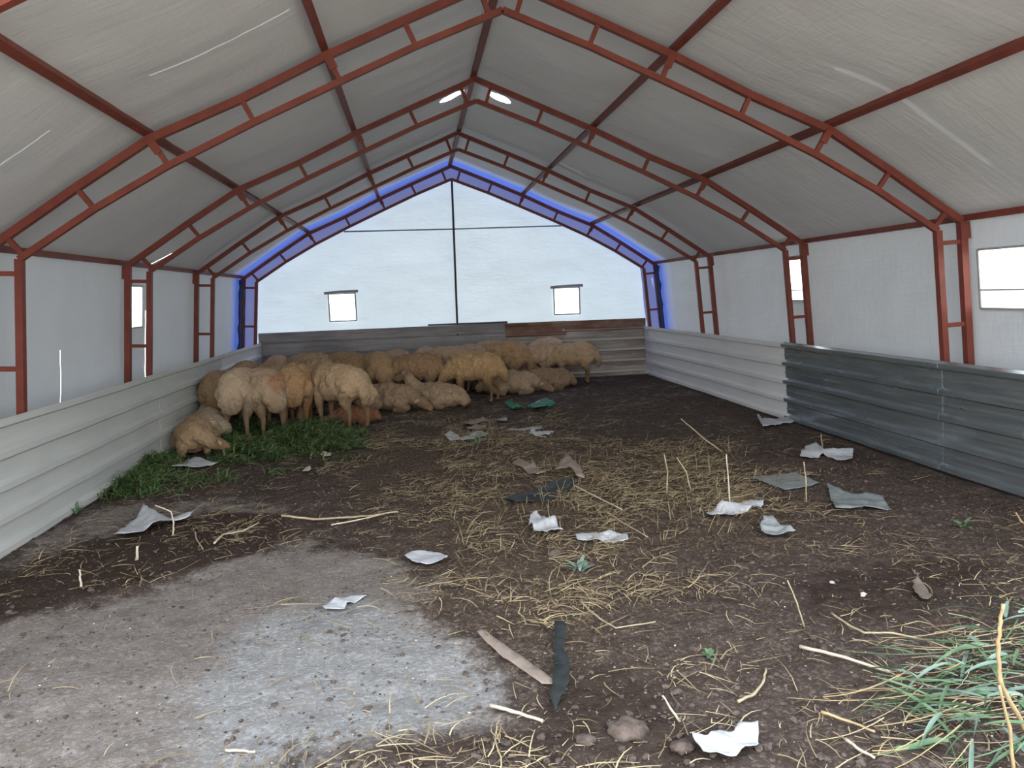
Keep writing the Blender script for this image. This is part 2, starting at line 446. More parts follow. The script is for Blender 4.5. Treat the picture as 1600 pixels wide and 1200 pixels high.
def mat_wool():
    t = NT('fleece')
    o = t.oco()
    at = t.new('Attribute', attribute_name='zone'); sp = t.new('SeparateColor'); t.l.new(at.outputs['Color'], sp.inputs[0])
    oi = t.new('ObjectInfo')
    ofs = t.new('VectorMath', operation='ADD'); t.l.new(o, ofs.inputs[0])
    cmb = t.new('CombineXYZ'); t.l.new(t.math('MULTIPLY', oi.outputs['Random'], 7.0), cmb.inputs[0]); t.l.new(cmb.outputs[0], ofs.inputs[1])
    q = ofs.outputs[0]
    n1 = t.noise(q, 4.5, 5, 0.6); n2 = t.noise(q, 15, 6, 0.7); n3 = t.noise(q, 90, 3)
    wool = t.ramp(n1, 0.3, 0.72, rgb(0.37, 0.28, 0.20), rgb(0.63, 0.51, 0.385))
    wool = t.mixc(t.math('MULTIPLY', t.ramp(n2, 0.50, 0.66), 0.65), wool, rgb(0.19, 0.125, 0.08))
    wool = t.mixc(t.math('MULTIPLY', t.ramp(n2, 0.44, 0.30), 0.45), wool, rgb(0.68, 0.57, 0.44))
    skin = t.ramp(n1, 0.3, 0.7, rgb(0.33, 0.24, 0.165), rgb(0.48, 0.37, 0.275))
    col = t.mixc(sp.outputs[0], wool, skin)
    col = t.mixc(t.math('MULTIPLY', sp.outputs[1], 0.75), col, rgb(0.13, 0.085, 0.058))   # darker belly and lower flanks
    col = t.mixc(sp.outputs[2], col, rgb(0.05, 0.04, 0.035))    # hooves, nostrils
    mk = t.math('MULTIPLY', at.outputs['Alpha'], t.ramp(n2, 0.30, 0.55))
    col = t.mixc(t.math('MULTIPLY', mk, 0.75), col, rgb(0.42, 0.17, 0.10))     # raddle mark on one rump
    mul = t.new('MixRGB', blend_type='MULTIPLY'); mul.inputs[0].default_value = 1.0
    t.l.new(col, mul.inputs[1]); t.l.new(oi.outputs['Color'], mul.inputs[2])
    h = t.math('ADD', t.math('MULTIPLY', n2, 1.0), t.math('MULTIPLY', n3, 0.5))
    t.principled(mul.outputs[0], 0.95, 0, t.bump(h, 1.0, 0.035), 0.1)
    return t.m
M['wool'] = mat_wool()
M['eye'] = mat_simple('dark_eye', rgb(0.012, 0.009, 0.008), 0.15, 0, 0.1, 30)
M['ear'] = mat_simple('ear_skin', rgb(0.40, 0.29, 0.20), 0.8, 0, 0.2, 20)
# ------------------------------------------------------------------ shed geometry (metres; x across, y into the shed)
OUT = [(0, 4.0), (0.74, 3.69), (1.31, 3.445), (1.95, 3.14), (2.61, 2.865), (3.15, 2.53), (3.80, 2.105)]
OUT_LEG = [(3.80, 2.105), (3.906, 0.95), (3.99, 0.0)]
INN = [(0, 3.77), (0.66, 3.51), (1.23, 3.26), (1.88, 2.97), (2.51, 2.67), (3.045, 2.375), (3.585, 2.035)]
INN_LEG = [(3.585, 2.035), (3.685, 0.95), (3.765, 0.0)]
TARP = [(0, 4.09), (0.775, 3.773), (1.347, 3.527), (1.987, 3.222), (2.651, 2.945), (3.198, 2.606), (3.881, 2.144), (3.996, 0.959), (4.09, 0.0)]
FRAME_Y = [3.22, 6.035, 8.75, 11.557, 14.43]
FRAME_DX = [0.0, 0.0, 0.018, -0.028, 0.011]
Y0, Y1 = 2.35, 14.80

def resample(pts, step):
    out = []
    for (a, b), (c, d) in zip(pts, pts[1:]):
        n = max(1, int(round(math.hypot(c - a, d - b) / step)))
        for i in range(n):
            out.append((a + (c - a) * i / n, b + (d - b) * i / n))
    out.append(pts[-1])
    return out

# ---- tarpaulin skin
def lines(a, b, step, must=()):
    L = list(np.arange(a, b, step)) + [b] + list(must)
    L = sorted(L)
    out = [L[0]]
    for v in L[1:]:
        if v - out[-1] > step * 0.3: out.append(v)
        elif any(abs(v - m) < 1e-9 for m in must): out[-1] = v
    return np.array(out)

def build_roof():
    half = resample(TARP[:7], 0.085)
    # soften the ridge and the bends a little
    pr = [(-x, z) for x, z in half[::-1]] + half[1:]
    pr = np.array(pr)
    sm = pr.copy()
    for _ in range(2):
        sm[1:-1] = (sm[:-2] + 2 * sm[1:-1] + sm[2:]) / 4
    k = len(pr) // 2
    pr = sm
    ys = lines(Y0, Y1, 0.08)
    X = np.repeat(pr[:, 0][None], len(ys), 0); Z = np.repeat(pr[:, 1][None], len(ys), 0); Y = np.repeat(ys[:, None], len(pr), 1)
    T = np.gradient(pr, axis=0); T /= np.linalg.norm(T, axis=1)[:, None]
    nx, nz = -T[:, 1], T[:, 0]
    s = np.abs(pr[:, 0]) / 3.88
    fy = np.array(FRAME_Y); d = np.min(np.abs(ys[:, None] - fy[None]), axis=1)
    sag = -0.03 * np.sin(np.clip(d / 1.4, 0, 1) * PI / 2)[:, None] * np.abs(np.sin(s * PI * 3))[None]
    wr = (fbm(X * 1.3, Y * 3.4, 3.0) - 0.5) * 0.035 + (fbm(X * 5, Y * 4, 8.0) - 0.5) * 0.015
    w = np.clip(d / 0.4, 0.15, 1)[:, None] * (1 - s ** 8)[None]
    dz = sag + wr * w
    X = X + nx[None] * dz; Z = Z + nz[None] * dz
    V = np.stack([X, Y, Z], -1).reshape(-1, 3)
    n = len(pr); F = []
    for j in range(len(ys) - 1):
        b = j * n + np.arange(n - 1)
        F.append(np.stack([b, b + 1, b + n + 1, b + n], 1))
    o = quads_mesh('ceiling', V, np.concatenate(F), M['tarp_roof'])
    tag(o, 'white tarpaulin roof skin over the red arches', kind='structure')

def build_side(side, wins):
    s = -1 if side == 'left' else 1
    zs = lines(0.0, 2.144, 0.06, [z for w in wins for z in w[2:4]])
    ys = lines(Y0, Y1, 0.08, [y for w in wins for y in w[0:2]])
    tz = [p[1] for p in TARP[6:]][::-1]; tx = [p[0] for p in TARP[6:]][::-1]
    xs = np.interp(zs, tz, tx)
    Yg, Zg = np.meshgrid(ys, zs, indexing='ij')
    fy = np.array(FRAME_Y); d = np.min(np.abs(ys[:, None] - fy[None]), axis=1)[:, None]
    wr = (fbm(Yg * 2.0, Zg * 5.0, 21.0 + s) - 0.5) * 0.04 + (fbm(Yg * 5, Zg * 11, 5.0 + s) - 0.5) * 0.012
    wr = wr * np.clip((2.1 - Zg) / 0.3, 0, 1) * np.clip(d / 0.3, 0.1, 1) + 0.012 * np.sin(np.clip(d / 1.4, 0, 1) * PI / 2) * np.clip((2.1 - Zg) / 0.3, 0, 1)
    Xg = s * (xs[None] + wr * 0.8)
    V = np.stack([Xg, Yg, Zg], -1).reshape(-1, 3)
    n = len(zs); F = []
    for j in range(len(ys) - 1):
        for i in range(n - 1):
            yc, zc = (ys[j] + ys[j + 1]) / 2, (zs[i] + zs[i + 1]) / 2
            if any(w[0] < yc < w[1] and w[2] < zc < w[3] for w in wins): continue
            b = j * n + i
            F.append((b, b + 1, b + n + 1, b + n))
    o = quads_mesh('wall_' + side, V, F, M['tarp_wall'])
    tag(o, 'white tarpaulin %s side wall' % side, kind='structure')

LEFT_WIN = [(9.02, 9.50, 1.43, 1.90)]
RIGHT_WIN = [(5.38, 5.97, 1.375, 1.865), (8.84, 9.38, 1.43, 1.97)]
BACK_WIN = [(-2.36, -1.87, 1.265, 1.775), (1.90, 2.40, 1.215, 1.725)]
YB = 14.78

def build_back():
    xs = lines(-3.99, 3.99, 0.07, [x for w in BACK_WIN for x in w[:2]])
    zs = lines(0.0, 4.09, 0.07, [z for w in BACK_WIN for z in w[2:]])
    tx = [p[0] for p in TARP[:7]]; tz = [p[1] for p in TARP[:7]]
    top = np.interp(np.abs(xs), tx, tz)
    top = np.where(np.abs(xs) > 3.88, np.interp(np.abs(xs), [3.881, 3.996], [2.144, 0.959]), top)
    Xg, Zg = np.meshgrid(xs, zs, indexing='ij')
    Zg = np.minimum(Zg, top[:, None])
    Yg = YB + (fbm(Xg * 1.2, Zg * 2.2, 31.0) - 0.5) * 0.05
    V = np.stack([Xg, Yg, Zg], -1).reshape(-1, 3)
    n = len(zs); F = []
    for j in range(len(xs) - 1):
        for i in range(n - 1):
            if zs[i] >= top[j] and zs[i] >= top[j + 1]: continue
            xc, zc = (xs[j] + xs[j + 1]) / 2, (zs[i] + zs[i + 1]) / 2
            if any(w[0] < xc < w[1] and w[2] < zc < w[3] for w in BACK_WIN): continue
            b = j * n + i
            F.append((b, b + 1, b + n + 1, b + n))
    o = quads_mesh('wall_back', V, F, M['tarp_back'])
    tag(o, 'bright white tarpaulin end wall', kind='structure')
    # violet border of the end wall between the two chords of the last arch
    inner = [(x + 0.0, z + 0.015) for x, z in INN] + [(3.62, 1.75), (3.655, 1.3), (3.70, 0.95), (3.78, 0.0)]
    outer = [(x, z) for x, z in TARP[:7]] + [(3.92, 1.75), (3.96, 1.3), (3.996, 0.959), (4.09, 0.0)]
    V, F = [], []
    for s in (-1, 1):
        b0 = len(V); ni = 4
        for (a, b), (c, d) in zip(inner, outer):
            for k in range(ni):
                q = k / (ni - 1)
                V.append((s * (a + (c - a) * q), 14.64 + 0.012 * math.sin(9 * a + 5 * b + 3 * q), b + (d - b) * q))
        for i in range(len(inner) - 1):
            for k in range(ni - 1):
                v = b0 + i * ni + k
                F.append((v, v + 1, v + ni + 1, v + ni))
    o = quads_mesh('trim_1', V, F, M['tarp_violet'])
    tag(o, 'blue violet tarpaulin border of the end wall', kind='structure')

build_roof()
build_side('left', LEFT_WIN)
build_side('right', RIGHT_WIN)
build_back()

# ---- windows: clear plastic panes in welded frames
def make_window(name, axis, w, at, fw, label, roll=None, bars=()):
    """axis 'x': pane in the XZ plane at y = at; axis 'y': pane in the YZ plane, at(z) gives x"""
    a0, a1, z0, z1 = w
    e = empty(name)
    tag(e, label, kind='structure')
    def P(a, z, off=0.0):
        if axis == 'x': return Vector((a, at(z) + off, z))
        return Vector((at(z) + off, a, z))
    bm = bmesh.new()
    vs = [bm.verts.new(P(*q)) for q in ((a0, z0), (a1, z0), (a1, z1), (a0, z1))]
    bm.faces.new(vs)
    pn = obj('pane', bm, M['pane'], e)
    bm = bmesh.new()
    ref = Vector((0, 1, 0)) if axis == 'x' else Vector((1, 0, 0))
    for q0, q1 in (((a0, z0), (a1, z0)), ((a1, z0), (a1, z1)), ((a1, z1), (a0, z1)), ((a0, z1), (a0, z0))):
        bar(bm, P(*q0), P(*q1), fw, 0.02, ref)
    obj('window_frame', bm, M['grey_steel'], e)
    for zb in bars:
        bm = bmesh.new(); bar(bm, P(a0, zb), P(a1, zb), 0.012, 0.012, ref); obj('crossbar', bm, M['grey_steel'], e)
    if roll:
        bm = bmesh.new()
        o = -0.05 if axis == 'x' else 0.0
        pts = [P(a0 - 0.07, z1 + 0.015, o), P((a0 + a1) / 2, z1 + 0.03, o), P(a1 + 0.06, z1 + 0.035, o)]
        round_tube(bm, pts, [0.026, 0.03, 0.026], 10)
        obj('rolled_flap', bm, M['grey_steel'], e, True)
    return e
xl = lambda z: -np.interp(z, [0, 0.959, 2.144], [4.09, 3.996, 3.881])
xr = lambda z: -xl(z)
make_window('window_1', 'x', BACK_WIN[0], lambda z: YB - 0.03, 0.025, 'clear window in the end wall with a grey rolled flap, left of the centre pole', True)
make_window('window_2', 'x', BACK_WIN[1], lambda z: YB - 0.03, 0.025, 'clear window in the end wall with a grey rolled flap, right of the centre pole', True)
make_window('window_3', 'y', LEFT_WIN[0], lambda z: xl(z) , 0.018, 'clear window in the left wall between the legs of an arch')
make_window('window_4', 'y', RIGHT_WIN[1], lambda z: xr(z), 0.018, 'clear window in the right wall between the legs of an arch', None, (1.56,))
make_window('window_5', 'y', RIGHT_WIN[0], lambda z: xr(z), 0.018, 'clear window in the right wall beside the nearest arch leg', None, (1.53,))

# ---- arch frames
def strut_pts(fr_o, fr_i):
    def at(pl, x):
        return (x, float(np.interp(x, [p[0] for p in pl], [p[1] for p in pl])))
    return at(OUT, fr_o), at(INN, fr_i)
STRUTS = [(0.17, 0.10), (0.74, 0.66), (1.31, 1.23), (1.95, 1.87), (2.61, 2.50), (3.15, 3.04), (3.66, 3.55)]

def make_arch(y, dx, label):
    e = empty('arch_frame', (dx, y, 0))
    tag(e, label, 'frame', 'red steel arch frames')
    for s in (-1, 1):
        mir = lambda pl: [(s * a, b) for a, b in pl]
        bm = bmesh.new(); sweep_xz(bm, mir(OUT), 0.055, 0.055); obj('outer_chord', bm, M['steel'], e)
        bm = bmesh.new(); sweep_xz(bm, mir(INN), 0.045, 0.045); obj('inner_chord', bm, M['steel'], e)
        bm = bmesh.new(); sweep_xz(bm, mir(OUT_LEG), 0.06, 0.06); obj('outer_leg', bm, M['steel'], e)
        bm = bmesh.new(); sweep_xz(bm, mir(INN_LEG), 0.052, 0.055); obj('inner_leg', bm, M['steel'], e)
        for a, b in STRUTS:
            po, pi = strut_pts(a, b)
            bm = bmesh.new(); bar(bm, (s * po[0], 0, po[1]), (s * pi[0], 0, pi[1]), 0.036, 0.036); obj('strut', bm, M['steel'], e)
        for z in (1.93, 1.24, 0.45):
            xo = float(np.interp(z, [0, .95, 2.105], [3.99, 3.906, 3.80])); xi = float(np.interp(z, [0, .95, 2.035], [3.765, 3.685, 3.585]))
            bm = bmesh.new(); bar(bm, (s * xi, 0, z), (s * xo, 0, z + 0.01), 0.036, 0.036); obj('rung', bm, M['steel'], e)
        # plates where the purlins sit on the arch, and the gusset at the eave
        for k in (2, 4):
            (xo, zo), (xi, zi) = strut_pts(*STRUTS[k])
            bm = bmesh.new(); bar(bm, (s * xo, -0.034, zo - 0.01), (s * (xo + (xi - xo) * 0.55), -0.034, zo + (zi - zo) * 0.55), 0.06, 0.008); obj('purlin_plate', bm, M['steel'], e)
        bm = bmesh.new(); bar(bm, (s * 3.805, -0.036, 2.10), (s * 3.822, -0.036, 1.96), 0.085, 0.008); obj('gusset_plate', bm, M['steel'], e)
    return e
ARCH_LABELS = ['red steel arch overhead whose chord only clips the top corners',
               'nearest full red steel arch with both legs beside the galvanised sheets',
               'second full red steel arch, windows between both pairs of legs',
               'third full red steel arch with the plain wall between its legs',
               'last dark red steel arch against the bright end wall']
for y, dx, lb in zip(FRAME_Y, FRAME_DX, ARCH_LABELS):
    make_arch(y, dx, lb)

# ---- long bars running the length of the shed
def off_pt(k, d=0.06):
    a, b = Vector(OUT[k]), None
    p0 = Vector(OUT[max(0, k - 1)]); p1 = Vector(OUT[min(len(OUT) - 1, k + 1)])
    t = (p1 - p0).normalized(); n = Vector((-t.y, t.x))
    if k == 0: n = Vector((0, 1))
    if n.y < 0: n = -n
    return a + n * d
def long_bar(name, x, z, w, h, label, ang=0.0):
    bm = bmesh.new()
    bar(bm, (0, Y0, 0), (0, 14.62, 0), w, h, Vector((math.sin(ang), 0, math.cos(ang))))
    o = obj(name, bm, M['steel'])
    o.location = (x, 0, z)
    tag(o, label, 'purlin', 'red steel roof purlins')
    return o
p = off_pt(0, 0.045); long_bar('ridge_purlin', 0, p.y, 0.06, 0.045, 'red steel ridge purlin along the peak of the roof')
for s, w in ((-1, 'left'), (1, 'right')):
    p = off_pt(2, 0.055); long_bar('roof_purlin', s * p.x, p.y, 0.055, 0.05, 'red steel purlin next to the ridge on the %s roof slope' % w, s * 0.42)
    p = off_pt(4, 0.055); long_bar('roof_purlin', s * p.x, p.y, 0.055, 0.05, 'red steel purlin low on the %s roof slope, above the eave' % w, s * 0.47)
    long_bar('eave_purlin', s * 3.848, 2.135, 0.05, 0.05, 'red steel eave bar where the %s wall meets the roof' % w)

# ---- end wall pole and crossbar, rolled navy tarps
bm = bmesh.new(); round_tube(bm, [(0.02, 14.50, 3.78), (0.01, 14.53, 2.4), (-0.01, 14.56, 0.0)], 0.02, 10)
tag(obj('centre_pole', bm, M['dark_steel'], None, True), 'thin dark pole standing in the middle of the bright end wall', 'pole')
bm = bmesh.new(); round_tube(bm, [(-2.0, 14.70, 2.905), (0, 14.70, 2.895), (2.08, 14.70, 2.90)], 0.013, 8)
tag(obj('crossbar', bm, M['grey_steel'], None, True), 'thin grey bar running level across the upper end wall', 'bar')
for s, w in ((-1, 'left'), (1, 'right')):
    bm = bmesh.new()
    pts = []
    for i in range(15):
        z = 0.35 + i * 0.123
        x = float(np.interp(z, [0, .95, 2.105], [4.0, 3.915, 3.81])) + 0.008 * math.sin(i * 1.9)
        pts.append((s * x, 14.335, z))
    round_tube(bm, pts, [0.045 + 0.012 * math.sin(i * 2.3 + s) for i in range(15)], 10)
    tag(obj('rolled_tarp', bm, M['navy'], None, True), 'dark navy tarp rolled up along the %s leg of the last arch' % w, 'tarp', 'navy rolled tarps')

# ---- corrugated sheets
def sheet_section(z0, z1, ribs, top, flank, depth, minor=(), groove=0.012):
    pts = [(z0, 0.0)]
    for r in ribs:
        for dz, d in ((-top / 2 - 0.022, 0), (-top / 2 - 0.018, -groove), (-top / 2 - 0.008, -groove), (-top / 2 - 0.006, 0), (-top / 2, depth), (top / 2, depth), (top / 2 + flank, 0)):
            z = r + dz
            if z0 < z < z1: pts.append((z, d))
            elif d and z0 - 0.05 < z <= z0: pts[0] = (z0, depth)
            elif d and z >= z1: pts.append((z1, depth)); break
    for r in minor:
        if any(abs(r - q) < 0.08 for q in ribs): continue
        for dz, d in ((-0.012, 0), (-0.004, 0.012), (0.004, 0.012), (0.012, 0)): pts.append((r + dz, d))
    pts.sort(key=lambda q: q[0])
    if pts[-1][0] < z1 - 1e-6: pts.append((z1, pts[-1][1] if abs(pts[-1][0] - z1) < 0.02 else 0.0))
    return pts

def sheet(name, label, sec, place, length_pts, mat, group, thick=0.004, parent=None):
    """sec: (z, depth) section; place(t, z, depth) -> world point"""
    bm = bmesh.new()
    rows = []
    for t in length_pts:
        fr = [bm.verts.new(place(t, z, d)) for z, d in sec]
        bk = [bm.verts.new(place(t, z, d - thick)) for z, d in sec]
        rows.append((fr, bk))
    n = len(sec)
    for (f0, b0), (f1, b1) in zip(rows, rows[1:]):
        for i in range(n - 1):
            bm.faces.new((f0[i], f1[i], f1[i + 1], f0[i + 1]))
            bm.faces.new((b0[i], b0[i + 1], b1[i + 1], b1[i]))
        bm.faces.new((f0[0], b0[0], b1[0], f1[0])); bm.faces.new((f0[-1], f1[-1], b1[-1], b0[-1]))
    for f, b in (rows[0], rows[-1]):
        for i in range(n - 1):
            bm.faces.new((f[i], f[i + 1], b[i + 1], b[i]))
    o = obj(name, bm, mat)
    tag(o, label, 'sheet', group)
    return o
RIBS = [0.028, 0.245, 0.465, 0.685, 0.905]
SEC_SIDE = sheet_section(0.0, 0.935, RIBS, 0.042, 0.026, 0.042)
SEC_GALV = sheet_section(0.0, 0.945, RIBS, 0.038, 0.02, 0.042, (0.135, 0.355, 0.575, 0.795))

def side_place(s, lift, sl=0.0, y0=0.0):
    def f(y, z, d):
        w = 0.008 * math.sin(y * 1.7 + s) + 0.004 * math.sin(y * 5.1 + z * 3)
        return Vector((s * (3.618 + (0.93 - z) * 0.05 + w - lift - d), y, z + 0.004 + sl * (y - y0)))
    return f
def ylist(a, b): return list(np.linspace(a, b, 13))
SIDE = [
    ('left', -1, 3.22, 6.12, 'sheet_pale', 'pale grey ribbed sheet nearest the camera on the left wall, below the nearest arch leg', SEC_SIDE, 0.003),
    ('left', -1, 6.08, 8.94, 'sheet_pale', 'pale grey ribbed sheet below the long slit in the left wall tarp', SEC_SIDE, 0.0),
    ('left', -1, 8.90, 11.70, 'sheet_pale', 'pale grey ribbed sheet below the left wall window', SEC_SIDE, 0.003),
    ('left', -1, 11.66, 14.44, 'sheet_pale_lit', 'pale ribbed sheet at the far end of the left wall, by the navy roll', SEC_SIDE, 0.0),
    ('right', 1, 11.52, 14.46, 'sheet_pale_lit', 'whitish ribbed sheet at the far end of the right wall', SEC_SIDE, 0.0),
    ('right', 1, 8.72, 11.58, 'sheet_pale_lit', 'whitish ribbed sheet next to the dark galvanised sheets', SEC_SIDE, 0.003),
    ('right', 1, 5.97, 8.78, 'sheet_galv', 'shiny galvanised ribbed sheet between two arch legs, joining the whitish sheets', SEC_GALV, 0.008),
    ('right', 1, 3.20, 6.03, 'sheet_galv', 'shiny galvanised ribbed sheet below the large right wall window', SEC_GALV, 0.004),
]
for side, s, a, b, m, lb, sec, lift in SIDE:
    sheet('ribbed_sheet', lb, sec, side_place(s, lift), ylist(a, b), M[m], 'ribbed sheets lining the %s wall' % side)

def back_place(sl, lift=0.0):
    def f(x, z, d):
        return Vector((x, 14.515 + 0.006 * math.sin(x * 4.0) - lift - d, z * (1 + sl * x) + 0.003))
    return f
GRB = [0.20, 0.44, 0.68, 0.92]
sec_b1 = sheet_section(0.0, 1.105, GRB, 0.018, 0.006, -0.035, (), 0.0)
sec_b2 = sheet_section(0.0, 1.085, [0.09, 0.30, 0.51, 0.72, 0.93], 0.04, 0.014, 0.034)
xl_ = lambda a, b: list(np.linspace(a, b, 9))
sheet('weathered_sheet', 'weathered grey ribbed sheet in the far left corner of the end wall', sec_b1, back_place(0.0), xl_(-3.63, -2.82), M['sheet_old'], 'weathered sheets along the end wall')
sheet('weathered_sheet', 'long weathered grey ribbed sheet behind the flock, below the left end window', sec_b1, back_place(0.0, 0.006), xl_(-2.86, 0.94), M['sheet_old'], 'weathered sheets along the end wall')
sheet('weathered_sheet', 'short rust brown sheet topping the end wall right of the centre pole', sheet_section(0.83, 1.095, [0.86, 1.06], 0.03, 0.012, 0.012), back_place(0.0, 0.036), xl_(0.90, 2.07), M['sheet_rust'], 'weathered sheets along the end wall')
sheet('weathered_sheet', 'dull beige ribbed sheet behind the pinkish sheep', sheet_section(0.0, 0.86, [0.09, 0.30, 0.51, 0.72], 0.04, 0.015, 0.026), back_place(0.0, 0.004), xl_(0.90, 2.05), M['sheet_oldpale'], 'weathered sheets along the end wall')
sheet('weathered_sheet', 'rust streaked ribbed sheet in the far right corner of the end wall', sec_b2, back_place(-0.004, 0.008), xl_(2.0, 3.63), M['sheet_oldpale'], 'weathered sheets along the end wall')
sheet('weathered_sheet', 'narrow rusty strip along the top of the far right end sheet', sheet_section(0.89, 1.10, [0.94], 0.03, 0.012, 0.010), back_place(-0.004, 0.038), xl_(2.03, 3.63), M['sheet_rust'], 'weathered sheets along the end wall')
bm = bmesh.new(); bar(bm, (-0.55, 14.51, 1.128), (0.95, 14.51, 1.122), 0.03, 0.03, Vector((0, 0, 1)))
tag(obj('top_rail', bm, M['dark_steel']), 'dark rail lying along the top of the weathered sheets below the centre pole', 'rail')
for s, w in ((-1, 'left'), (1, 'right')):
    bm = bmesh.new()
    ln = lambda z: 3.60 + (0.93 - z) * 0.05
    n = 12
    prev = None
    for i in range(n + 1):
        z = 0.02 + i * 0.93 / n; j = 0.01 * math.sin(i * 2.7 + s)
        row = [bm.verts.new((s * (ln(z) + dx), 14.47 + dy + j, z)) for dx, dy in ((-0.012, 0.0), (-0.012, -0.05), (-0.018, -0.05), (-0.018, 0.006), (0.03, 0.006), (0.03, 0.0))]
        if prev:
            for k in range(6): bm.faces.new((prev[k], prev[(k + 1) % 6], row[(k + 1) % 6], row[k]))
        prev = row
    o = obj('corner_light_strip', bm, M['sack']); tag(o, 'crumpled white strip standing for light caught on the sheet edges, far %s corner' % w, 'strip')  # added strip imitates end wall light showing through the corner gap

# ------------------------------------------------------------------ ground
def poly_mask(X, Y, poly, soft):
    """1 inside the outline, fading over `soft` metres across its edge"""
    P = np.array(poly); Q = np.roll(P, -1, 0)
    ins = np.zeros(X.shape, bool); dmin = np.full(X.shape, 1e9)
    for (ax, ay), (bx, by) in zip(P, Q):
        cond = (ay > Y) != (by > Y)
        den = by - ay if abs(by - ay) > 1e-9 else 1e-9
        ins ^= cond & (X < (bx - ax) * (Y - ay) / den + ax)
        L2 = (bx - ax) ** 2 + (by - ay) ** 2 + 1e-12
        t = np.clip(((X - ax) * (bx - ax) + (Y - ay) * (by - ay)) / L2, 0, 1)
        dmin = np.minimum(dmin, np.hypot(X - ax - t * (bx - ax), Y - ay - t * (by - ay)))
    sd = np.where(ins, dmin, -dmin)
    return np.clip(0.5 + sd / (2 * soft), 0, 1)

DUST = [(-2.484, 2.840), (-3.157, 4.206), (-2.507, 4.547), (-2.158, 5.011), (-1.642, 5.347), (-1.051, 4.871), (-0.735, 4.399), (-0.848, 3.997), (-0.637, 3.493), (-0.518, 3.158), (-0.480, 2.794), (-0.873, 2.738), (-1.340, 2.610)]
DUST2 = [(-3.780, 5.392), (-3.731, 5.618), (-3.614, 6.693), (-2.648, 6.962), (-1.778, 6.303), (-1.868, 5.922), (-2.597, 6.007), (-3.150, 5.645), (-3.476, 4.814)]
GREY = [(-1.635, 2.665), (-1.810, 3.304), (-1.762, 3.798), (-1.594, 4.074), (-1.166, 4.201), (-0.848, 3.912), (-0.637, 3.493), (-0.518, 3.158), (-0.480, 2.794), (-0.873, 2.738), (-1.340, 2.610)]
DUNG = [(-3.437, 4.610), (-3.212, 5.386), (-2.739, 6.010), (-2.457, 6.199), (-1.886, 6.032), (-1.769, 5.603), (-1.911, 5.180), (-2.251, 4.914), (-2.642, 4.627), (-2.932, 4.409), (-3.228, 4.221)]
DUNG2 = [(-1.453, 2.631), (-1.362, 2.874), (-0.874, 2.848), (-0.469, 2.886), (-0.163, 3.394), (0.150, 3.200), (0.290, 2.787), (0.427, 2.620), (0.286, 2.311)]
DARK_SOIL = [(1.074, 4.035), (2.218, 4.333), (2.738, 3.968), (2.130, 3.266), (1.549, 3.206), (0.992, 3.361)]  # dark soil at the right front, deepened to offset strong front light
STRAW = [(-1.510, 9.046), (-0.419, 10.055), (0.713, 8.711), (1.230, 7.772), (2.222, 7.806), (2.443, 6.755), (1.876, 5.153), (1.388, 4.536), (0.762, 4.561), (0.225, 3.680), (-0.104, 3.382), (-0.682, 3.876), (-0.807, 4.692), (-0.894, 5.881), (-1.353, 6.831)]
STRAW2 = [(-1.604, 11.695), (-0.291, 13.084), (0.532, 10.857), (1.565, 10.452), (1.082, 9.024), (-0.477, 8.703), (-1.383, 9.428)]

def floor_h(x, y):
    x = np.asarray(x, float); y = np.asarray(y, float)
    h = (fbm(x * 0.7, y * 0.7, 2.0, 3) - 0.5) * 0.07
    h = h + (fbm(x * 3.1, y * 3.1, 7.0, 3) - 0.5) * 0.035
    rough = np.clip((fbm(x * 0.9 + 4, y * 0.9, 12.0, 2) - 0.35) * 3, 0.25, 1)
    m = poly_mask(x, y, DUST, 0.2)
    h = h + (fbm(x * 9, y * 9, 9.0, 4) - 0.5) * 0.045 * (1 - 0.72 * m) * rough
    h = h + 0.035 * poly_mask(x, y, DUNG, 0.18) + 0.02 * poly_mask(x, y, DUNG2, 0.25)
    # worn level beside the walls and under the animals
    return h * np.clip(np.minimum(4.0 - np.abs(x), 14.6 - y) / 0.5, 0.15, 1) - 0.008
def fh(x, y): return float(floor_h(np.array([x]), np.array([y]))[0])

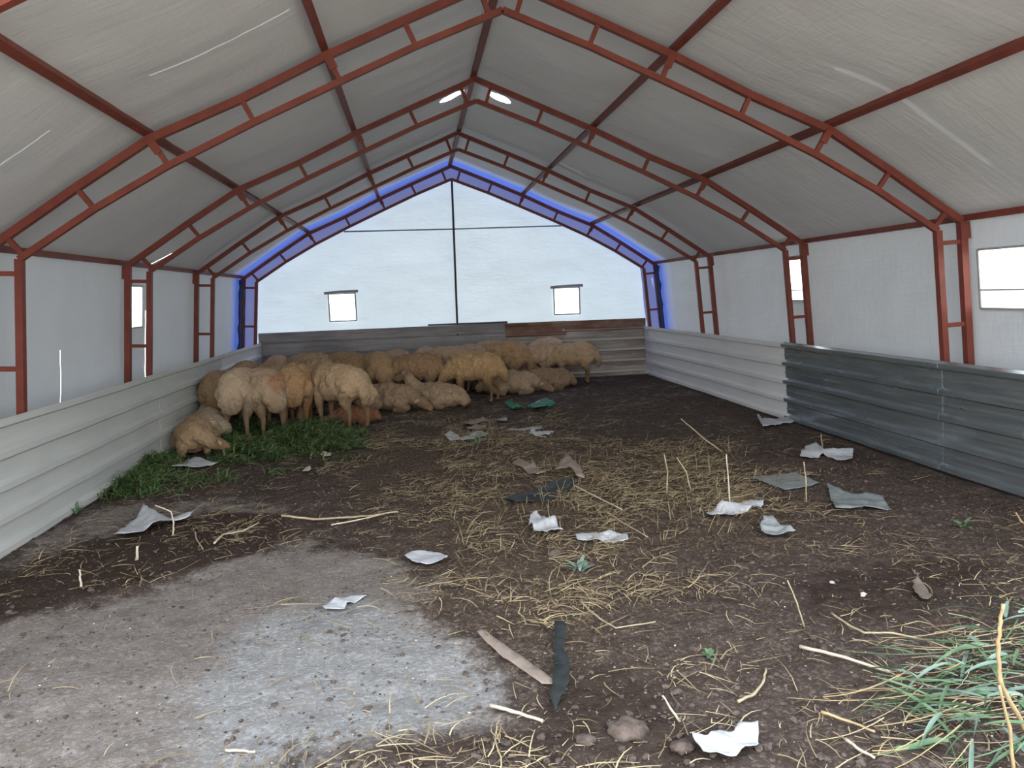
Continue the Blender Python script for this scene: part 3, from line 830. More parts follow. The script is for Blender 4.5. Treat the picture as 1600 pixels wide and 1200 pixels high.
def build_floor():
    def grid(xs, ys):
        Xg, Yg = np.meshgrid(xs, ys)
        H = floor_h(Xg, Yg)
        fine = (fbm(Xg * 19, Yg * 19, 40.0, 3) - 0.5) * 0.030 * (1 - 0.65 * poly_mask(Xg, Yg, DUST, 0.2))
        H = H + fine * np.clip((9.5 - Yg) / 3, 0.2, 1)
        mk = np.zeros(Xg.shape + (4,))
        mk[..., 0] = np.maximum(poly_mask(Xg, Yg, DUST, 0.28), 0.62 * poly_mask(Xg, Yg, DUST2, 0.3))
        mk[..., 0] = np.maximum(mk[..., 0], 0.26 * np.clip((Yg - 7.5) / 3.5, 0, 1))  # far soil painted paler to make up for dim light there
        mk[..., 1] = np.maximum(np.maximum(poly_mask(Xg, Yg, DUNG, 0.14), 0.6 * poly_mask(Xg, Yg, DUNG2, 0.2)), 0.62 * poly_mask(Xg, Yg, DARK_SOIL, 0.3))
        mk[..., 2] = np.maximum(poly_mask(Xg, Yg, STRAW, 0.4), 0.7 * poly_mask(Xg, Yg, STRAW2, 0.4)) + 0.12
        mk[..., 3] = poly_mask(Xg, Yg, GREY, 0.3)
        return Xg, Yg, H, mk
    xs = np.linspace(-4.15, 4.15, 330)
    ys = 0.3 * (15.0 / 0.3) ** np.linspace(0, 1, 520)       # rows tighter towards the entrance
    Xg, Yg, H, mk = grid(xs, ys)
    V = np.stack([Xg, Yg, H], -1).reshape(-1, 3)
    n = len(xs)
    b = (np.arange(len(ys) - 1)[:, None] * n + np.arange(n - 1)[None]).ravel()
    F = np.stack([b, b + 1, b + n + 1, b + n], 1)
    o = quads_mesh('floor', V, F, M['floor'], attrs={'mask': mk.reshape(-1, 4)})
    tag(o, 'trodden brown earth floor with dusty grey and dark dung patches', kind='structure')
    # open country around the shed
    V = [(-4.1, 0.32, -0.03), (4.1, 0.32, -0.03), (4.1, 14.95, -0.03), (-4.1, 14.95, -0.03),
         (-150, -150, -0.05), (150, -150, -0.05), (150, 150, -0.05), (-150, 150, -0.05)]
    F = [(0, 4, 5, 1), (1, 5, 6, 2), (2, 6, 7, 3), (3, 7, 4, 0)]
    o = quads_mesh('ground', V, F, M['field'], smooth=False)
    tag(o, 'pale dry field outside the shed', kind='structure')
build_floor()
# ------------------------------------------------------------------ sheep
def ball_bm(bm, c, r, sy=1.0, sz=1.0, sx=1.0):
    m = Matrix.Translation(c) @ Matrix.Diagonal((r * sx, r * sy, r * sz, 1))
    bmesh.ops.create_icosphere(bm, subdivisions=2, radius=1.0, matrix=m)

def chain(bm, pts, sy=1.0):
    """overlapping balls along joints (x, y, z, r): a tapered limb once voxel-remeshed"""
    for (a, b) in zip(pts, pts[1:]):
        pa, pb = Vector(a[:3]), Vector(b[:3])
        L = (pb - pa).length
        n = max(2, int(L / (0.4 * min(a[3], b[3]))) + 1)
        for i in range(n + 1):
            t = i / n
            ball_bm(bm, pa.lerp(pb, t), a[3] + (b[3] - a[3]) * t, sy)

def sheep_mesh(name, pose, seed, marked=False):
    rnd = random.Random(seed)
    bm = bmesh.new()
    j = lambda a: rnd.uniform(-a, a)
    heads = []
    if pose.startswith('stand'):
        # trunk: deep chest, rounded rump, sagging belly
        for x, z, r, sy, sz in ((-0.36, .575, .195, 1.0, 1.0), (-0.24, .565, .215, 1.0, 1.0), (-0.10, .55, .225, 1.04, .98), (0.04, .545, .225, 1.05, .98),
                                (0.17, .555, .212, .98, 1.02), (0.28, .565, .185, .92, 1.05), (-0.42, .60, .15, 1.05, 1.0)):
            ball_bm(bm, Vector((x, j(.01), z)), r, sy, sz)
        for s in (-1, 1):
            a = j(.04)
            chain(bm, [(.24, s * .105, .47, .095), (.25 + a * .4, s * .115, .34, .055), (.255 + a, s * .115, .20, .033), (.25 + a * 1.2, s * .115, .07, .024)])
            chain(bm, [(.25 + a * 1.2, s * .115, .075, .027), (.275 + a * 1.2, s * .115, .028, .031)])
            b = j(.05)
            chain(bm, [(-.33, s * .105, .50, .135), (-.26 + b * .4, s * .125, .37, .085), (-.37 + b, s * .125, .245, .037), (-.36 + b, s * .125, .08, .025)])
            chain(bm, [(-.36 + b, s * .125, .08, .028), (-.335 + b, s * .125, .028, .032)])
            # the two lobes of the fat tail
            chain(bm, [(-.50, s * .045, .58, .085), (-.56, s * .055, .48, .085), (-.555, s * .045, .37, .06)])
        chain(bm, [(-.53, 0, .44, .06), (-.565, 0, .33, .035)])
        kind = pose[6:]
        if kind == 'graze': N = [(.30, 0, .60, .165), (.47, .01, .50, .115), (.60, .02, .34, .082), (.66, .02, .25, .088)]; H = [(.66, .02, .25, .088), (.72, .025, .15, .074), (.765, .03, .075, .054)]
        elif kind == 'low': N = [(.30, 0, .60, .165), (.46, -.02, .56, .12), (.60, -.05, .47, .088), (.68, -.07, .42, .088)]; H = [(.68, -.07, .42, .088), (.755, -.085, .34, .074), (.80, -.09, .27, .054)]
        elif kind == 'turn': N = [(.30, 0, .60, .165), (.44, .05, .52, .12), (.52, .15, .40, .088), (.54, .22, .33, .088)]; H = [(.54, .22, .33, .088), (.56, .29, .24, .074), (.57, .34, .17, .054)]
        else: N = [(.30, 0, .61, .165), (.43, 0, .70, .115), (.50, 0, .80, .085), (.52, 0, .86, .088)]; H = [(.52, 0, .86, .08), (.61, 0, .83, .074), (.68, 0, .79, .054)]
    else:
        for x, z, r, sy, sz in ((-0.34, .20, .195, 1.08, .98), (-0.22, .215, .215, 1.1, .98), (-0.08, .22, .222, 1.12, 1.0), (0.06, .22, .22, 1.1, 1.0),
                                (0.19, .22, .20, 1.05, 1.05), (0.28, .235, .165, 1.0, 1.05)):
            ball_bm(bm, Vector((x, j(.01), z)), r, sy, sz)
        for s in (-1, 1):
            chain(bm, [(.22, s * .14, .16, .085), (.40 + j(.03), s * .15, .07, .05), (.30, s * .17, .04, .036), (.20, s * .17, .034, .03)])
            chain(bm, [(-.28, s * .16, .17, .14), (-.08 + j(.03), s * .235, .10, .07), (-.22, s * .25, .045, .038), (-.06, s * .26, .034, .03)])
            chain(bm, [(-.48, s * .05, .21, .085), (-.54, s * .055, .12, .08)])
        kind = pose[4:]
        if kind == 'up': N = [(.26, 0, .28, .16), (.37, 0, .42, .115), (.43, .02, .53, .086), (.46, .02, .58, .088)]; H = [(.46, .02, .58, .08), (.55, .03, .54, .074), (.62, .035, .49, .054)]
        elif kind == 'curl': N = [(.26, 0, .27, .16), (.40, .09, .25, .115), (.47, .20, .19, .088), (.47, .26, .16, .088)]; H = [(.47, .26, .16, .08), (.45, .34, .12, .074), (.42, .40, .08, .054)]
        else: N = [(.26, 0, .27, .16), (.42, -.02, .24, .11), (.55, -.04, .18, .085), (.60, -.04, .16, .088)]; H = [(.60, -.04, .16, .088), (.69, -.05, .11, .074), (.76, -.055, .07, .054)]
    chain(bm, N)
    chain(bm, H, 0.85)
    if pose.startswith('stand'):
        def squash(x): return x * 0.87
        for v in bm.verts:
            w = min(1, max(0, (v.co.z - 0.30) / 0.2))
            v.co.z += w * (0.045 * (1 - ((v.co.x + 0.06) / 0.36) ** 2) if abs(v.co.x + 0.06) < 0.55 else -0.06) * (1 if v.co.x < 0.42 else 0)
            v.co.x = squash(v.co.x)
        H = [(squash(q[0]),) + tuple(q[1:]) for q in H]
    tmp_me = bpy.data.meshes.new('tmp'); bm.to_mesh(tmp_me); bm.free()
    tmp = bpy.data.objects.new('tmp', tmp_me); C.objects.link(tmp)
    rm = tmp.modifiers.new('r', 'REMESH'); rm.mode = 'VOXEL'; rm.voxel_size = 0.0135
    sm = tmp.modifiers.new('s', 'SMOOTH'); sm.factor = 0.5; sm.iterations = 7
    dg = bpy.context.evaluated_depsgraph_get()
    me = bpy.data.meshes.new_from_object(tmp.evaluated_get(dg))
    bpy.data.objects.remove(tmp); bpy.data.meshes.remove(tmp_me)
    me.name = name
    nv = len(me.vertices)
    co = np.empty(nv * 3, np.float32); me.vertices.foreach_get('co', co); co = co.reshape(-1, 3)
    no = np.empty(nv * 3, np.float32); me.vertices.foreach_get('normal', no); no = no.reshape(-1, 3)
    def segd(P, a, b):
        a = np.array(a[:3]); b = np.array(b[:3]); d = b - a
        t = np.clip(((P - a) @ d) / (d @ d), 0, 1)
        return np.linalg.norm(P - a - t[:, None] * d, axis=1)
    hd = np.min([segd(co, a, b) / max(a[3], b[3]) for a, b in zip(H, H[1:])], axis=0)
    headz = np.clip((1.45 - hd) / 0.35, 0, 1)
    if pose.startswith('stand'):
        leg = np.clip((0.36 - co[:, 2]) / 0.08, 0, 1) * (headz < .5)
        hoof = np.clip((0.045 - co[:, 2]) / 0.01, 0, 1) * (co[:, 0] < .40)
        soil = np.clip((0.52 - co[:, 2]) / 0.2, 0, 1) * (1 - headz) * 0.75  # wool darkened towards belly and legs
        soil = np.maximum(soil, 0.45 * np.clip((-.38 - co[:, 0]) / .06, 0, 1) * np.clip((.52 - co[:, 2]) / .1, 0, 1))
    else:
        leg = np.zeros(nv); hoof = np.zeros(nv)
        soil = np.clip((0.17 - co[:, 2]) / 0.14, 0, 1) * (1 - headz) * 0.75
    tip = np.linalg.norm(co - np.array(H[-1][:3]), axis=1)
    hoof = np.maximum(hoof, np.clip((0.042 - tip) / 0.01, 0, 1) * 0.6)
    bare = np.maximum(leg, headz)
    # tufts of fleece, flat on legs and face
    amp = (1 - bare)
    d = np.empty(nv)
    for i in range(nv):
        p = Vector(co[i]) + Vector((seed * 3.1, 0, 0))
        d[i] = 0.6 * noise.noise(p * 9) + 0.6 * noise.noise(p * 22) + 0.45 * noise.noise(p * 4)
    co2 = co + no * (d * (0.024 * amp + 0.002))[:, None]
    if pose.startswith('stand'): co2[:, 2] = np.maximum(co2[:, 2], 0.0)
    else: co2[:, 2] = np.maximum(co2[:, 2], 0.0 + 0.01 * np.abs(d))
    mark = np.clip((0.17 - np.linalg.norm(co - np.array([-.43, -.06, .66]), axis=1)) / 0.08, 0, 1) * (1.0 if marked else 0.0)
    me.vertices.foreach_set('co', co2.astype(np.float32).ravel())
    at = me.attributes.new('zone', 'FLOAT_COLOR', 'POINT')
    at.data.foreach_set('color', np.stack([bare, soil, hoof, mark], 1).astype(np.float32).ravel())
    me.polygons.foreach_set('use_smooth', [True] * len(me.polygons))
    me.materials.clear(); me.materials.append(M['wool'])
    me.update()
    return me, H

def ear_mesh():
    bm = bmesh.new()
    bmesh.ops.create_icosphere(bm, subdivisions=2, radius=1.0)
    for v in bm.verts:
        u = (v.co.y + 1) / 2                     # 0 root .. 1 tip
        w = 0.6 + 0.75 * math.sin(min(1, u * 1.15) * PI * 0.8)
        v.co = Vector((v.co.x * 0.026 * w, v.co.y * 0.062 + 0.06, v.co.z * 0.009 - 0.05 * u * u + abs(v.co.x) * 0.006))
    me = bpy.data.meshes.new('ear'); bm.to_mesh(me); bm.free()
    me.polygons.foreach_set('use_smooth', [True] * len(me.polygons)); me.materials.append(M['ear'])
    return me
def eye_mesh():
    bm = bmesh.new(); bmesh.ops.create_icosphere(bm, subdivisions=2, radius=0.0115)
    me = bpy.data.meshes.new('eye'); bm.to_mesh(me); bm.free()
    me.polygons.foreach_set('use_smooth', [True] * len(me.polygons)); me.materials.append(M['eye'])
    return me
EAR, EYE = ear_mesh(), eye_mesh()
POSES = {}
for nm, ps, sd in (('graze', 'stand_graze', 1), ('graze2', 'stand_graze', 5), ('low', 'stand_low', 2), ('low2', 'stand_low', 6), ('turn', 'stand_turn', 3),
                   ('lie_rest', 'lie_rest', 4), ('lie_up', 'lie_up', 7), ('lie_curl', 'lie_curl', 8)):
    POSES[nm] = sheep_mesh('sheep_' + nm, ps, sd)

POSES['marked'] = sheep_mesh('sheep_marked', 'stand_low', 9, True)

def place_sheep(pose, x, y, heading, scale, tint, label, dz=0.0):
    me, H = POSES[pose]
    o = bpy.data.objects.new('sheep', me); C.objects.link(o)
    z = fh(x, y)
    o.location = (x, y, z - 0.004 + dz); o.rotation_euler = (0, 0, math.radians(heading)); o.scale = (scale,) * 3
    o.color = (tint[0], tint[1], tint[2], 1)
    tag(o, label, 'sheep', 'flock of sheep huddled at the back left of the shed')
    a, b = Vector(H[0][:3]), Vector(H[1][:3])
    f = (b - a).normalized()
    side = f.cross(Vector((0, 0, 1))).normalized()      # animal's right
    up = side.cross(f).normalized()
    for s in (-1, 1):
        e = bpy.data.objects.new('ear', EAR); C.objects.link(e); e.parent = o
        m = Matrix((( f.x, side.x * s, up.x), (f.y, side.y * s, up.y), (f.z, side.z * s, up.z))).to_4x4()
        m.translation = a - f * 0.005 + side * s * 0.052 + up * 0.045
        if s < 0:
            m = m @ Matrix.Diagonal((1, 1, 1, 1))
        e.matrix_local = m
        q = bpy.data.objects.new('eye', EYE); C.objects.link(q); q.parent = o
        q.location = a.lerp(b, 0.55) + side * s * 0.052 + up * 0.026
    return o

FLOCK = [
    # pose, ground point, heading (0 = towards the right wall, 90 = towards the end wall), size, tint, label
    ('lie_curl', (-3.36, 9.12), -76, 0.90, (.86,.74,.60), 'sheep lying against the left wall sheets, nearest the camera, head turned to the fodder'),
    ('lie_up', (-3.40, 9.90), 100, 0.92, (.95,.93,.90), 'greyish sheep lying behind the nearest lying sheep, tight against the left wall sheets'),
    ('low', (-3.40, 10.50), 99, 1.0, (.66,.56,.45), 'dark brown sheep standing closest to the left wall sheets, seen from behind'),
    ('graze', (-2.97, 9.98), 84, 1.05, (1.05,1.0,.93), 'pale sheep seen squarely from behind, standing in the left end of the fodder'),
    ('marked', (-2.74, 9.98), 118, 1.05, (1.0,.93,.82), 'broad sheep with a reddish rump standing in the middle of the green fodder'),
    ('graze2', (-2.36, 10.32), 91, 1.06, (.95,.74,.54), 'narrow ginger tinged sheep seen from behind, beside the broad one with the reddish rump'),
    ('graze', (-1.82, 10.08), 142, 1.05, (1.05,.93,.78), 'sheep in side view at the right end of the fodder, rump towards open floor'),
    ('lie_rest', (-1.66, 10.42), 195, 0.60, (.62,.38,.29), 'small reddish lamb lying under the sheep at the right end of the fodder'),
    ('lie_rest', (-1.22, 11.45), -32, 0.96, (.80,.70,.60), 'brown sheep lying behind the one at the right end of the fodder, nose rightwards'),
    ('turn', (-2.33, 11.75), 128, 1.08, (.92,.83,.68), 'large sheep behind the ginger tinged one, its rump beside a gap in the flock'),
    ('low', (-1.98, 12.75), 142, 1.05, (.76,.62,.48), 'brown sheep beyond the side view sheep of the fodder, its rump to the camera'),
    ('graze2', (-1.42, 12.45), 106, 1.06, (.90,.74,.56), 'fat tailed sheep seen from behind, behind the lying one by the fodder'),
    ('low2', (-0.84, 12.12), 178, 0.98, (.74,.59,.46), 'brown side view sheep standing over the lying sheep with the raised head'),
    ('graze', (0.08, 11.88), 165, 1.0, (1.0,.82,.57), 'large golden sheep in full side view in the middle of the flock front'),
    ('lie_up', (-0.56, 11.62), 158, 0.92, (.84,.76,.66), 'sheep lying with raised head on the straw before the standing row'),
    ('lie_rest', (0.72, 12.62), -14, 0.92, (.80,.74,.66), 'sheep lying just behind the green net, right of the large golden sheep'),
    ('graze2', (0.66, 13.20), 163, 1.05, (.84,.69,.52), 'brown sheep standing behind the large golden sheep, its rump to the right'),
    ('lie_rest', (1.02, 13.55), 4, 0.90, (.86,.72,.58), 'sheep lying with outstretched neck between the golden sheep and the dark flanked one'),
    ('lie_rest', (1.40, 12.95), 192, 0.88, (.66,.56,.48), 'dark flanked sheep lying at the right end of the flock'),
    ('graze', (1.52, 13.80), 222, 1.06, (1.10,.96,.92), 'pinkish pale sheep with its neck stretched down to the lying ones by the end wall'),
    ('graze2', (1.99, 13.62), 174, 0.96, (1.04,.93,.78), 'rightmost sheep, in side view by the end wall with a stubby tail'),
    ('turn', (-2.90, 11.75), 97, 1.04, (.92,.82,.70), 'sheep in the second row by the left wall, behind the pale one seen from behind'),
    ('low', (-3.36, 12.10), 88, 1.02, (.80,.70,.60), 'sheep squeezed along the left wall sheets, ahead of the dark brown one'),
    ('low2', (-2.55, 12.95), 160, 1.03, (.88,.78,.66), 'sheep in the third row at the left, only its back showing'),
    ('graze', (-3.10, 13.25), 100, 1.0, (.98,.92,.88), 'pale greyish back farthest into the left corner'),
    ('low', (-1.15, 13.35), 118, 1.0, (.94,.86,.78), 'pale back behind the fat tailed sheep'),
    ('low2', (-0.30, 12.98), 152, 1.02, (.98,.88,.78), 'back showing behind the brown side view sheep'),
    ('graze', (0.16, 13.45), 112, 1.0, (.98,.90,.82), 'rounded pale back in the last row behind the large golden sheep head'),
    ('low', (-0.62, 13.55), 84, 1.0, (1.0,.95,.90), 'farthest pale back left of the centre pole'),
    ('turn', (0.52, 13.85), 138, 1.03, (.96,.84,.70), 'back in the last row just behind the large golden sheep'),
    ('low2', (1.02, 13.95), 105, 1.0, (.98,.88,.76), 'small pale back by the end wall, below the left edge of the rust brown sheet'),
]
for ps, (x, y), hd, sc, ti, lb in FLOCK:
    place_sheep(ps, x, y, hd, sc, ti, lb)

# ------------------------------------------------------------------ scraps lying on the floor
def scrap(name, label, cat, outline, mat, seed, lift=0.012, curl=0.02, group=None, ridge=0.0):
    """torn piece of sacking or sheet: outline on the floor, lifted and crumpled"""
    P = [Vector((a, b, 0)) for a, b in outline]
    c = sum(P, Vector()) / len(P)
    ext = max((q - c).length for q in P)
    bm = bmesh.new()
    bm.faces.new([bm.verts.new(q - c) for q in P])
    bmesh.ops.triangulate(bm, faces=bm.faces[:])
    for _ in range(4):
        if len(bm.faces) > 900: break
        bmesh.ops.subdivide_edges(bm, edges=[e for e in bm.edges if e.calc_length() > ext * 0.13], cuts=1)
        bmesh.ops.triangulate(bm, faces=[f for f in bm.faces if len(f.verts) > 3])
    rnd = random.Random(seed); ang = rnd.uniform(0, PI); ca, sa = math.cos(ang), math.sin(ang)
    zb = {}
    for v in bm.verts:
        r = v.co.length / ext
        u = (v.co.x * ca + v.co.y * sa) / ext
        n = noise.noise(Vector((v.co.x * 9 + seed, v.co.y * 9, 0))) + 0.5 * noise.noise(Vector((v.co.x * 26, v.co.y * 26 + seed, 0)))
        k = noise.noise(Vector((v.co.x * 4, v.co.y * 4, seed * 1.7)))
        zb[v] = lift + curl * r * r * (0.6 + k) + n * curl * 0.45 + ridge * max(0, 1 - abs(u) * 3.2)
    z0 = fh(c.x, c.y)
    for v in bm.verts:
        g = fh(c.x + v.co.x, c.y + v.co.y) - z0
        v.co.z = max(g + 0.006, 0.35 * g + zb[v])
        w = noise.noise(Vector((v.co.x * 30, v.co.y * 30, seed))) * 0.008
        v.co.x += w; v.co.y -= w
    o = obj(name, bm, mat, None, True)
    o.location = (c.x, c.y, z0)
    sd = o.modifiers.new('thickness', 'SOLIDIFY'); sd.thickness = 0.0025; sd.offset = 1
    tag(o, label, cat, group)
    return o
SCR = 'torn scraps of sacking on the floor'
S_ = [
 ('sack_scrap','white sack scrap beside the dark dung strip, at the lower left','scrap',[(-2.992, 5.650), (-2.994, 6.008), (-2.981, 6.263), (-2.807, 6.078), (-2.710, 6.070), (-2.572, 6.139), (-2.547, 5.961), (-2.666, 5.892), (-2.740, 5.722), (-2.821, 5.594)],'sack',1,.03,.05,.05),
 ('sack_scrap','white sack strip lying beside the green fodder at the left wall','scrap',[(-3.550, 8.698), (-3.372, 8.413), (-3.261, 8.411), (-3.200, 8.522), (-2.899, 8.268), (-3.006, 8.085), (-3.157, 8.040), (-3.279, 7.989)],'sack',2,.03,.06,.03),
 ('sack_scrap','oval pale grey scrap on the bare dust, right of centre left','scrap',[(-0.920, 4.852), (-0.875, 4.930), (-0.784, 4.934), (-0.689, 4.873), (-0.644, 4.774), (-0.687, 4.700), (-0.759, 4.669), (-0.846, 4.714)],'sack',3,.02,.018,.0),
 ('sack_scrap','beige scrap folded over a white edge on the grey dust patch','scrap',[(-1.354, 4.134), (-1.306, 4.204), (-1.213, 4.268), (-1.122, 4.238), (-1.171, 4.175), (-1.219, 4.122), (-1.231, 4.063), (-1.334, 4.086)],'sack',4,.012,.02,.02),
 ('sack_scrap','frayed white tuft of sacking just below the black cloth','scrap',[(-0.010, 5.443), (0.041, 5.497), (0.063, 5.424), (0.097, 5.432), (0.108, 5.332), (0.145, 5.275), (0.159, 5.060), (0.082, 5.079), (0.044, 5.016), (0.007, 5.054), (-0.034, 5.022), (-0.034, 5.167), (-0.047, 5.292)],'sack',5,.035,.03,.04),
 ('sack_scrap','narrow grey white scrap with a bent end, right of the white tuft','scrap',[(0.221, 4.930), (0.348, 4.984), (0.466, 4.940), (0.559, 4.861), (0.531, 4.746), (0.428, 4.744), (0.325, 4.809), (0.210, 4.837)],'sack',6,.012,.025,.02),
 ('sack_scrap','white strip folded in two in the straw, left of the grey sheets','scrap',[(1.262, 5.263), (1.379, 5.335), (1.529, 5.420), (1.656, 5.477), (1.780, 5.425), (1.710, 5.318), (1.550, 5.205), (1.402, 5.176), (1.233, 5.139)],'sack',7,.02,.05,.05),
 ('sack_scrap','crumpled grey plastic scrap with a reddish edge below the folded white strip','scrap',[(1.476, 4.846), (1.566, 4.958), (1.616, 4.946), (1.605, 4.755), (1.614, 4.613), (1.531, 4.607), (1.457, 4.625), (1.423, 4.702)],'sack_grey',8,.03,.06,.02),
 ('sheet_scrap','dark slate sheet lying flat behind the white folded strip','scrap',[(2.018, 6.176), (2.210, 6.192), (2.447, 6.221), (2.447, 5.825), (2.248, 5.730), (2.087, 5.713), (2.054, 5.936)],'sack_dark',9,.015,.02,.0),
 ('sheet_scrap','grey green sheet with a bent up corner, nearest the galvanised wall','scrap',[(2.469, 5.753), (2.488, 5.540), (2.571, 5.438), (2.691, 5.386), (2.540, 4.995), (2.381, 5.070), (2.176, 5.108), (2.300, 5.397)],'sack_dark',10,.02,.05,.0),
 ('sack_scrap','white sack piece creased in the middle, close to the galvanised wall','scrap',[(2.769, 6.771), (3.045, 7.185), (3.184, 7.241), (3.189, 7.040), (3.302, 7.004), (3.410, 6.937), (3.124, 6.490), (3.043, 6.599), (3.022, 6.811), (2.827, 6.666)],'sack',11,.02,.03,.05),
 ('sack_scrap','curled white scrap touching the foot of the whitish wall sheets','scrap',[(3.356, 8.976), (3.348, 8.730), (3.473, 8.684), (3.701, 8.848), (3.777, 8.819), (3.569, 8.460), (3.345, 8.358), (3.083, 8.232)],'sack',12,.03,.07,.0),
 ('sack_scrap','bright white torn sack piece at the bottom edge of the picture','scrap',[(0.151, 2.540), (0.202, 2.522), (0.261, 2.553), (0.305, 2.536), (0.345, 2.570), (0.406, 2.542), (0.339, 2.407), (0.302, 2.429), (0.236, 2.396), (0.191, 2.434), (0.151, 2.427), (0.148, 2.481)],'sack',13,.02,.05,.02),
 ('sack_scrap','left one of three small white scraps beside the green sprig behind the straw','scrap',[(-0.506, 9.085), (-0.421, 9.276), (-0.346, 8.945), (-0.319, 8.650), (-0.450, 8.654)],'sack',14,.015,.03,.0),
 ('sack_scrap','small white scrap touching the left side of the green sprig','scrap',[(-0.345, 8.699), (-0.246, 8.869), (-0.129, 8.914), (-0.183, 8.605), (-0.326, 8.536)],'sack',15,.015,.03,.0),
 ('sack_scrap','small grey scrap behind the green sprig','scrap',[(-0.219, 9.030), (-0.083, 9.204), (0.022, 8.991), (-0.085, 8.815), (-0.187, 8.850)],'sack_grey',16,.012,.02,.0),
 ('sack_scrap','forked white scrap right of the green sprig, in front of the green net','scrap',[(0.459, 8.673), (0.570, 9.158), (0.562, 8.806), (0.655, 8.816), (0.756, 8.697), (0.672, 8.560), (0.587, 8.588), (0.618, 8.418)],'sack',17,.02,.05,.02),
 ('sack_scrap','thin whitish strip behind the forked white scrap','scrap',[(0.276, 9.262), (0.455, 9.292), (0.712, 9.344), (0.704, 9.204), (0.468, 9.103), (0.278, 9.079)],'sack_grey',18,.01,.015,.0),
 ('rag','dull brown rag left of the straw, above the black cloth','rag',[(0.082, 7.273), (0.181, 7.450), (0.222, 7.289), (0.280, 7.017), (0.321, 6.717), (0.229, 6.620), (0.170, 6.761), (0.137, 7.033)],'rag',19,.025,.04,.03),
 ('rag','brown rag humped up at the right end of the black cloth','rag',[(0.422, 6.790), (0.520, 7.056), (0.632, 7.312), (0.632, 6.940), (0.651, 6.748), (0.608, 6.393), (0.549, 6.433), (0.531, 6.681)],'rag',20,.04,.05,.04),
 ('rag','greyish brown rag strip lying before the large golden sheep','rag',[(-0.203, 9.873), (-0.095, 10.097), (0.060, 10.204), (0.103, 10.024), (-0.049, 9.817), (-0.163, 9.608)],'rag',21,.02,.03,.0),
 ('rag','brownish rag left of the thin whitish strip','rag',[(-0.209, 9.527), (-0.097, 9.633), (0.041, 9.535), (-0.045, 9.282), (-0.189, 9.241)],'rag',22,.02,.03,.0),
 ('sack_scrap','pale scrap lying behind the rag strip before the golden sheep','scrap',[(0.237, 10.082), (0.373, 10.142), (0.336, 9.832), (0.239, 9.867)],'sack_grey',23,.015,.02,.0),
 ('black_cloth','long black cloth strip half buried in the straw in mid floor','cloth',[(-0.164, 5.968), (-0.086, 6.106), (0.042, 6.112), (0.206, 6.302), (0.362, 6.463), (0.486, 6.404), (0.493, 6.222), (0.346, 6.029), (0.222, 5.864), (0.083, 5.863), (-0.069, 5.828)],'black',24,.015,.025,.02),
 ('green_net','crumpled green net sack in front of the lying sheep, larger piece','net',[(0.761, 10.962), (0.915, 11.169), (1.108, 11.517), (1.213, 11.329), (1.170, 10.931), (0.976, 10.620), (0.795, 10.629)],'greennet',25,.03,.06,.03),
 ('green_net','smaller green net piece left of the larger one','net',[(0.501, 11.549), (0.622, 11.572), (0.689, 11.192), (0.725, 10.781), (0.585, 10.837), (0.509, 11.128)],'greennet',26,.02,.05,.02),
 ('sack_scrap','pinkish pale scrap lying on the larger green net piece','scrap',[(0.946, 11.367), (1.101, 11.594), (1.092, 11.307), (0.941, 11.090)],'sack_grey',27,.05,.02,.0),
 ('cardboard_strip','long brown cardboard strip beside the black plastic strip in front','cardboard',[(-0.549, 3.645), (-0.525, 3.669), (-0.452, 3.509), (-0.374, 3.359), (-0.308, 3.209), (-0.256, 3.083), (-0.277, 3.059), (-0.319, 3.073), (-0.373, 3.198), (-0.453, 3.362), (-0.524, 3.538)],'card',28,.012,.01,.0),
 ('plastic_strip','dark grey plastic strip lying crumpled upright in front, right of the cardboard strip','plastic strip',[(-0.158, 3.637), (-0.108, 3.611), (-0.151, 3.392), (-0.175, 3.331), (-0.173, 3.205), (-0.204, 3.039), (-0.260, 2.919), (-0.305, 2.816), (-0.306, 2.928), (-0.263, 3.107), (-0.229, 3.278), (-0.192, 3.469)],'black',29,.02,.02,.02),
 ('bark_piece','dull grey brown curved piece lying on the dark soil at the right','bark',[(1.824, 3.726), (1.887, 3.769), (1.869, 3.679), (1.823, 3.563), (1.758, 3.492), (1.732, 3.515), (1.753, 3.596)],'bark',30,.02,.03,.0),
 ('sack_scrap','greyish scrap in the soil behind the right straw, near the whitish wall sheets','scrap',[(2.487, 6.209), (2.561, 6.237), (2.568, 6.161), (2.483, 6.089)],'rag',31,.02,.02,.0),
 ('sack_scrap','small pale scrap lying in the fodder edge, right of the right fodder tuft','scrap',[(-1.876, 8.415), (-1.857, 8.549), (-1.757, 8.447), (-1.748, 8.239), (-1.824, 8.263)],'bone',32,.02,.02,.0),
 ('sack_scrap','small pale scrap on bare soil left of the fallen green stalk','scrap',[(-1.930, 7.452), (-1.924, 7.673), (-1.891, 7.751), (-1.865, 7.599), (-1.882, 7.411)],'bone',33,.02,.02,.0),
]
for nm, lb, ct, pl, mt, sd, lf, cu, rg in S_:
    scrap(nm, lb, ct, pl, M[mt], sd, lf, cu, SCR if nm == 'sack_scrap' else None, rg)

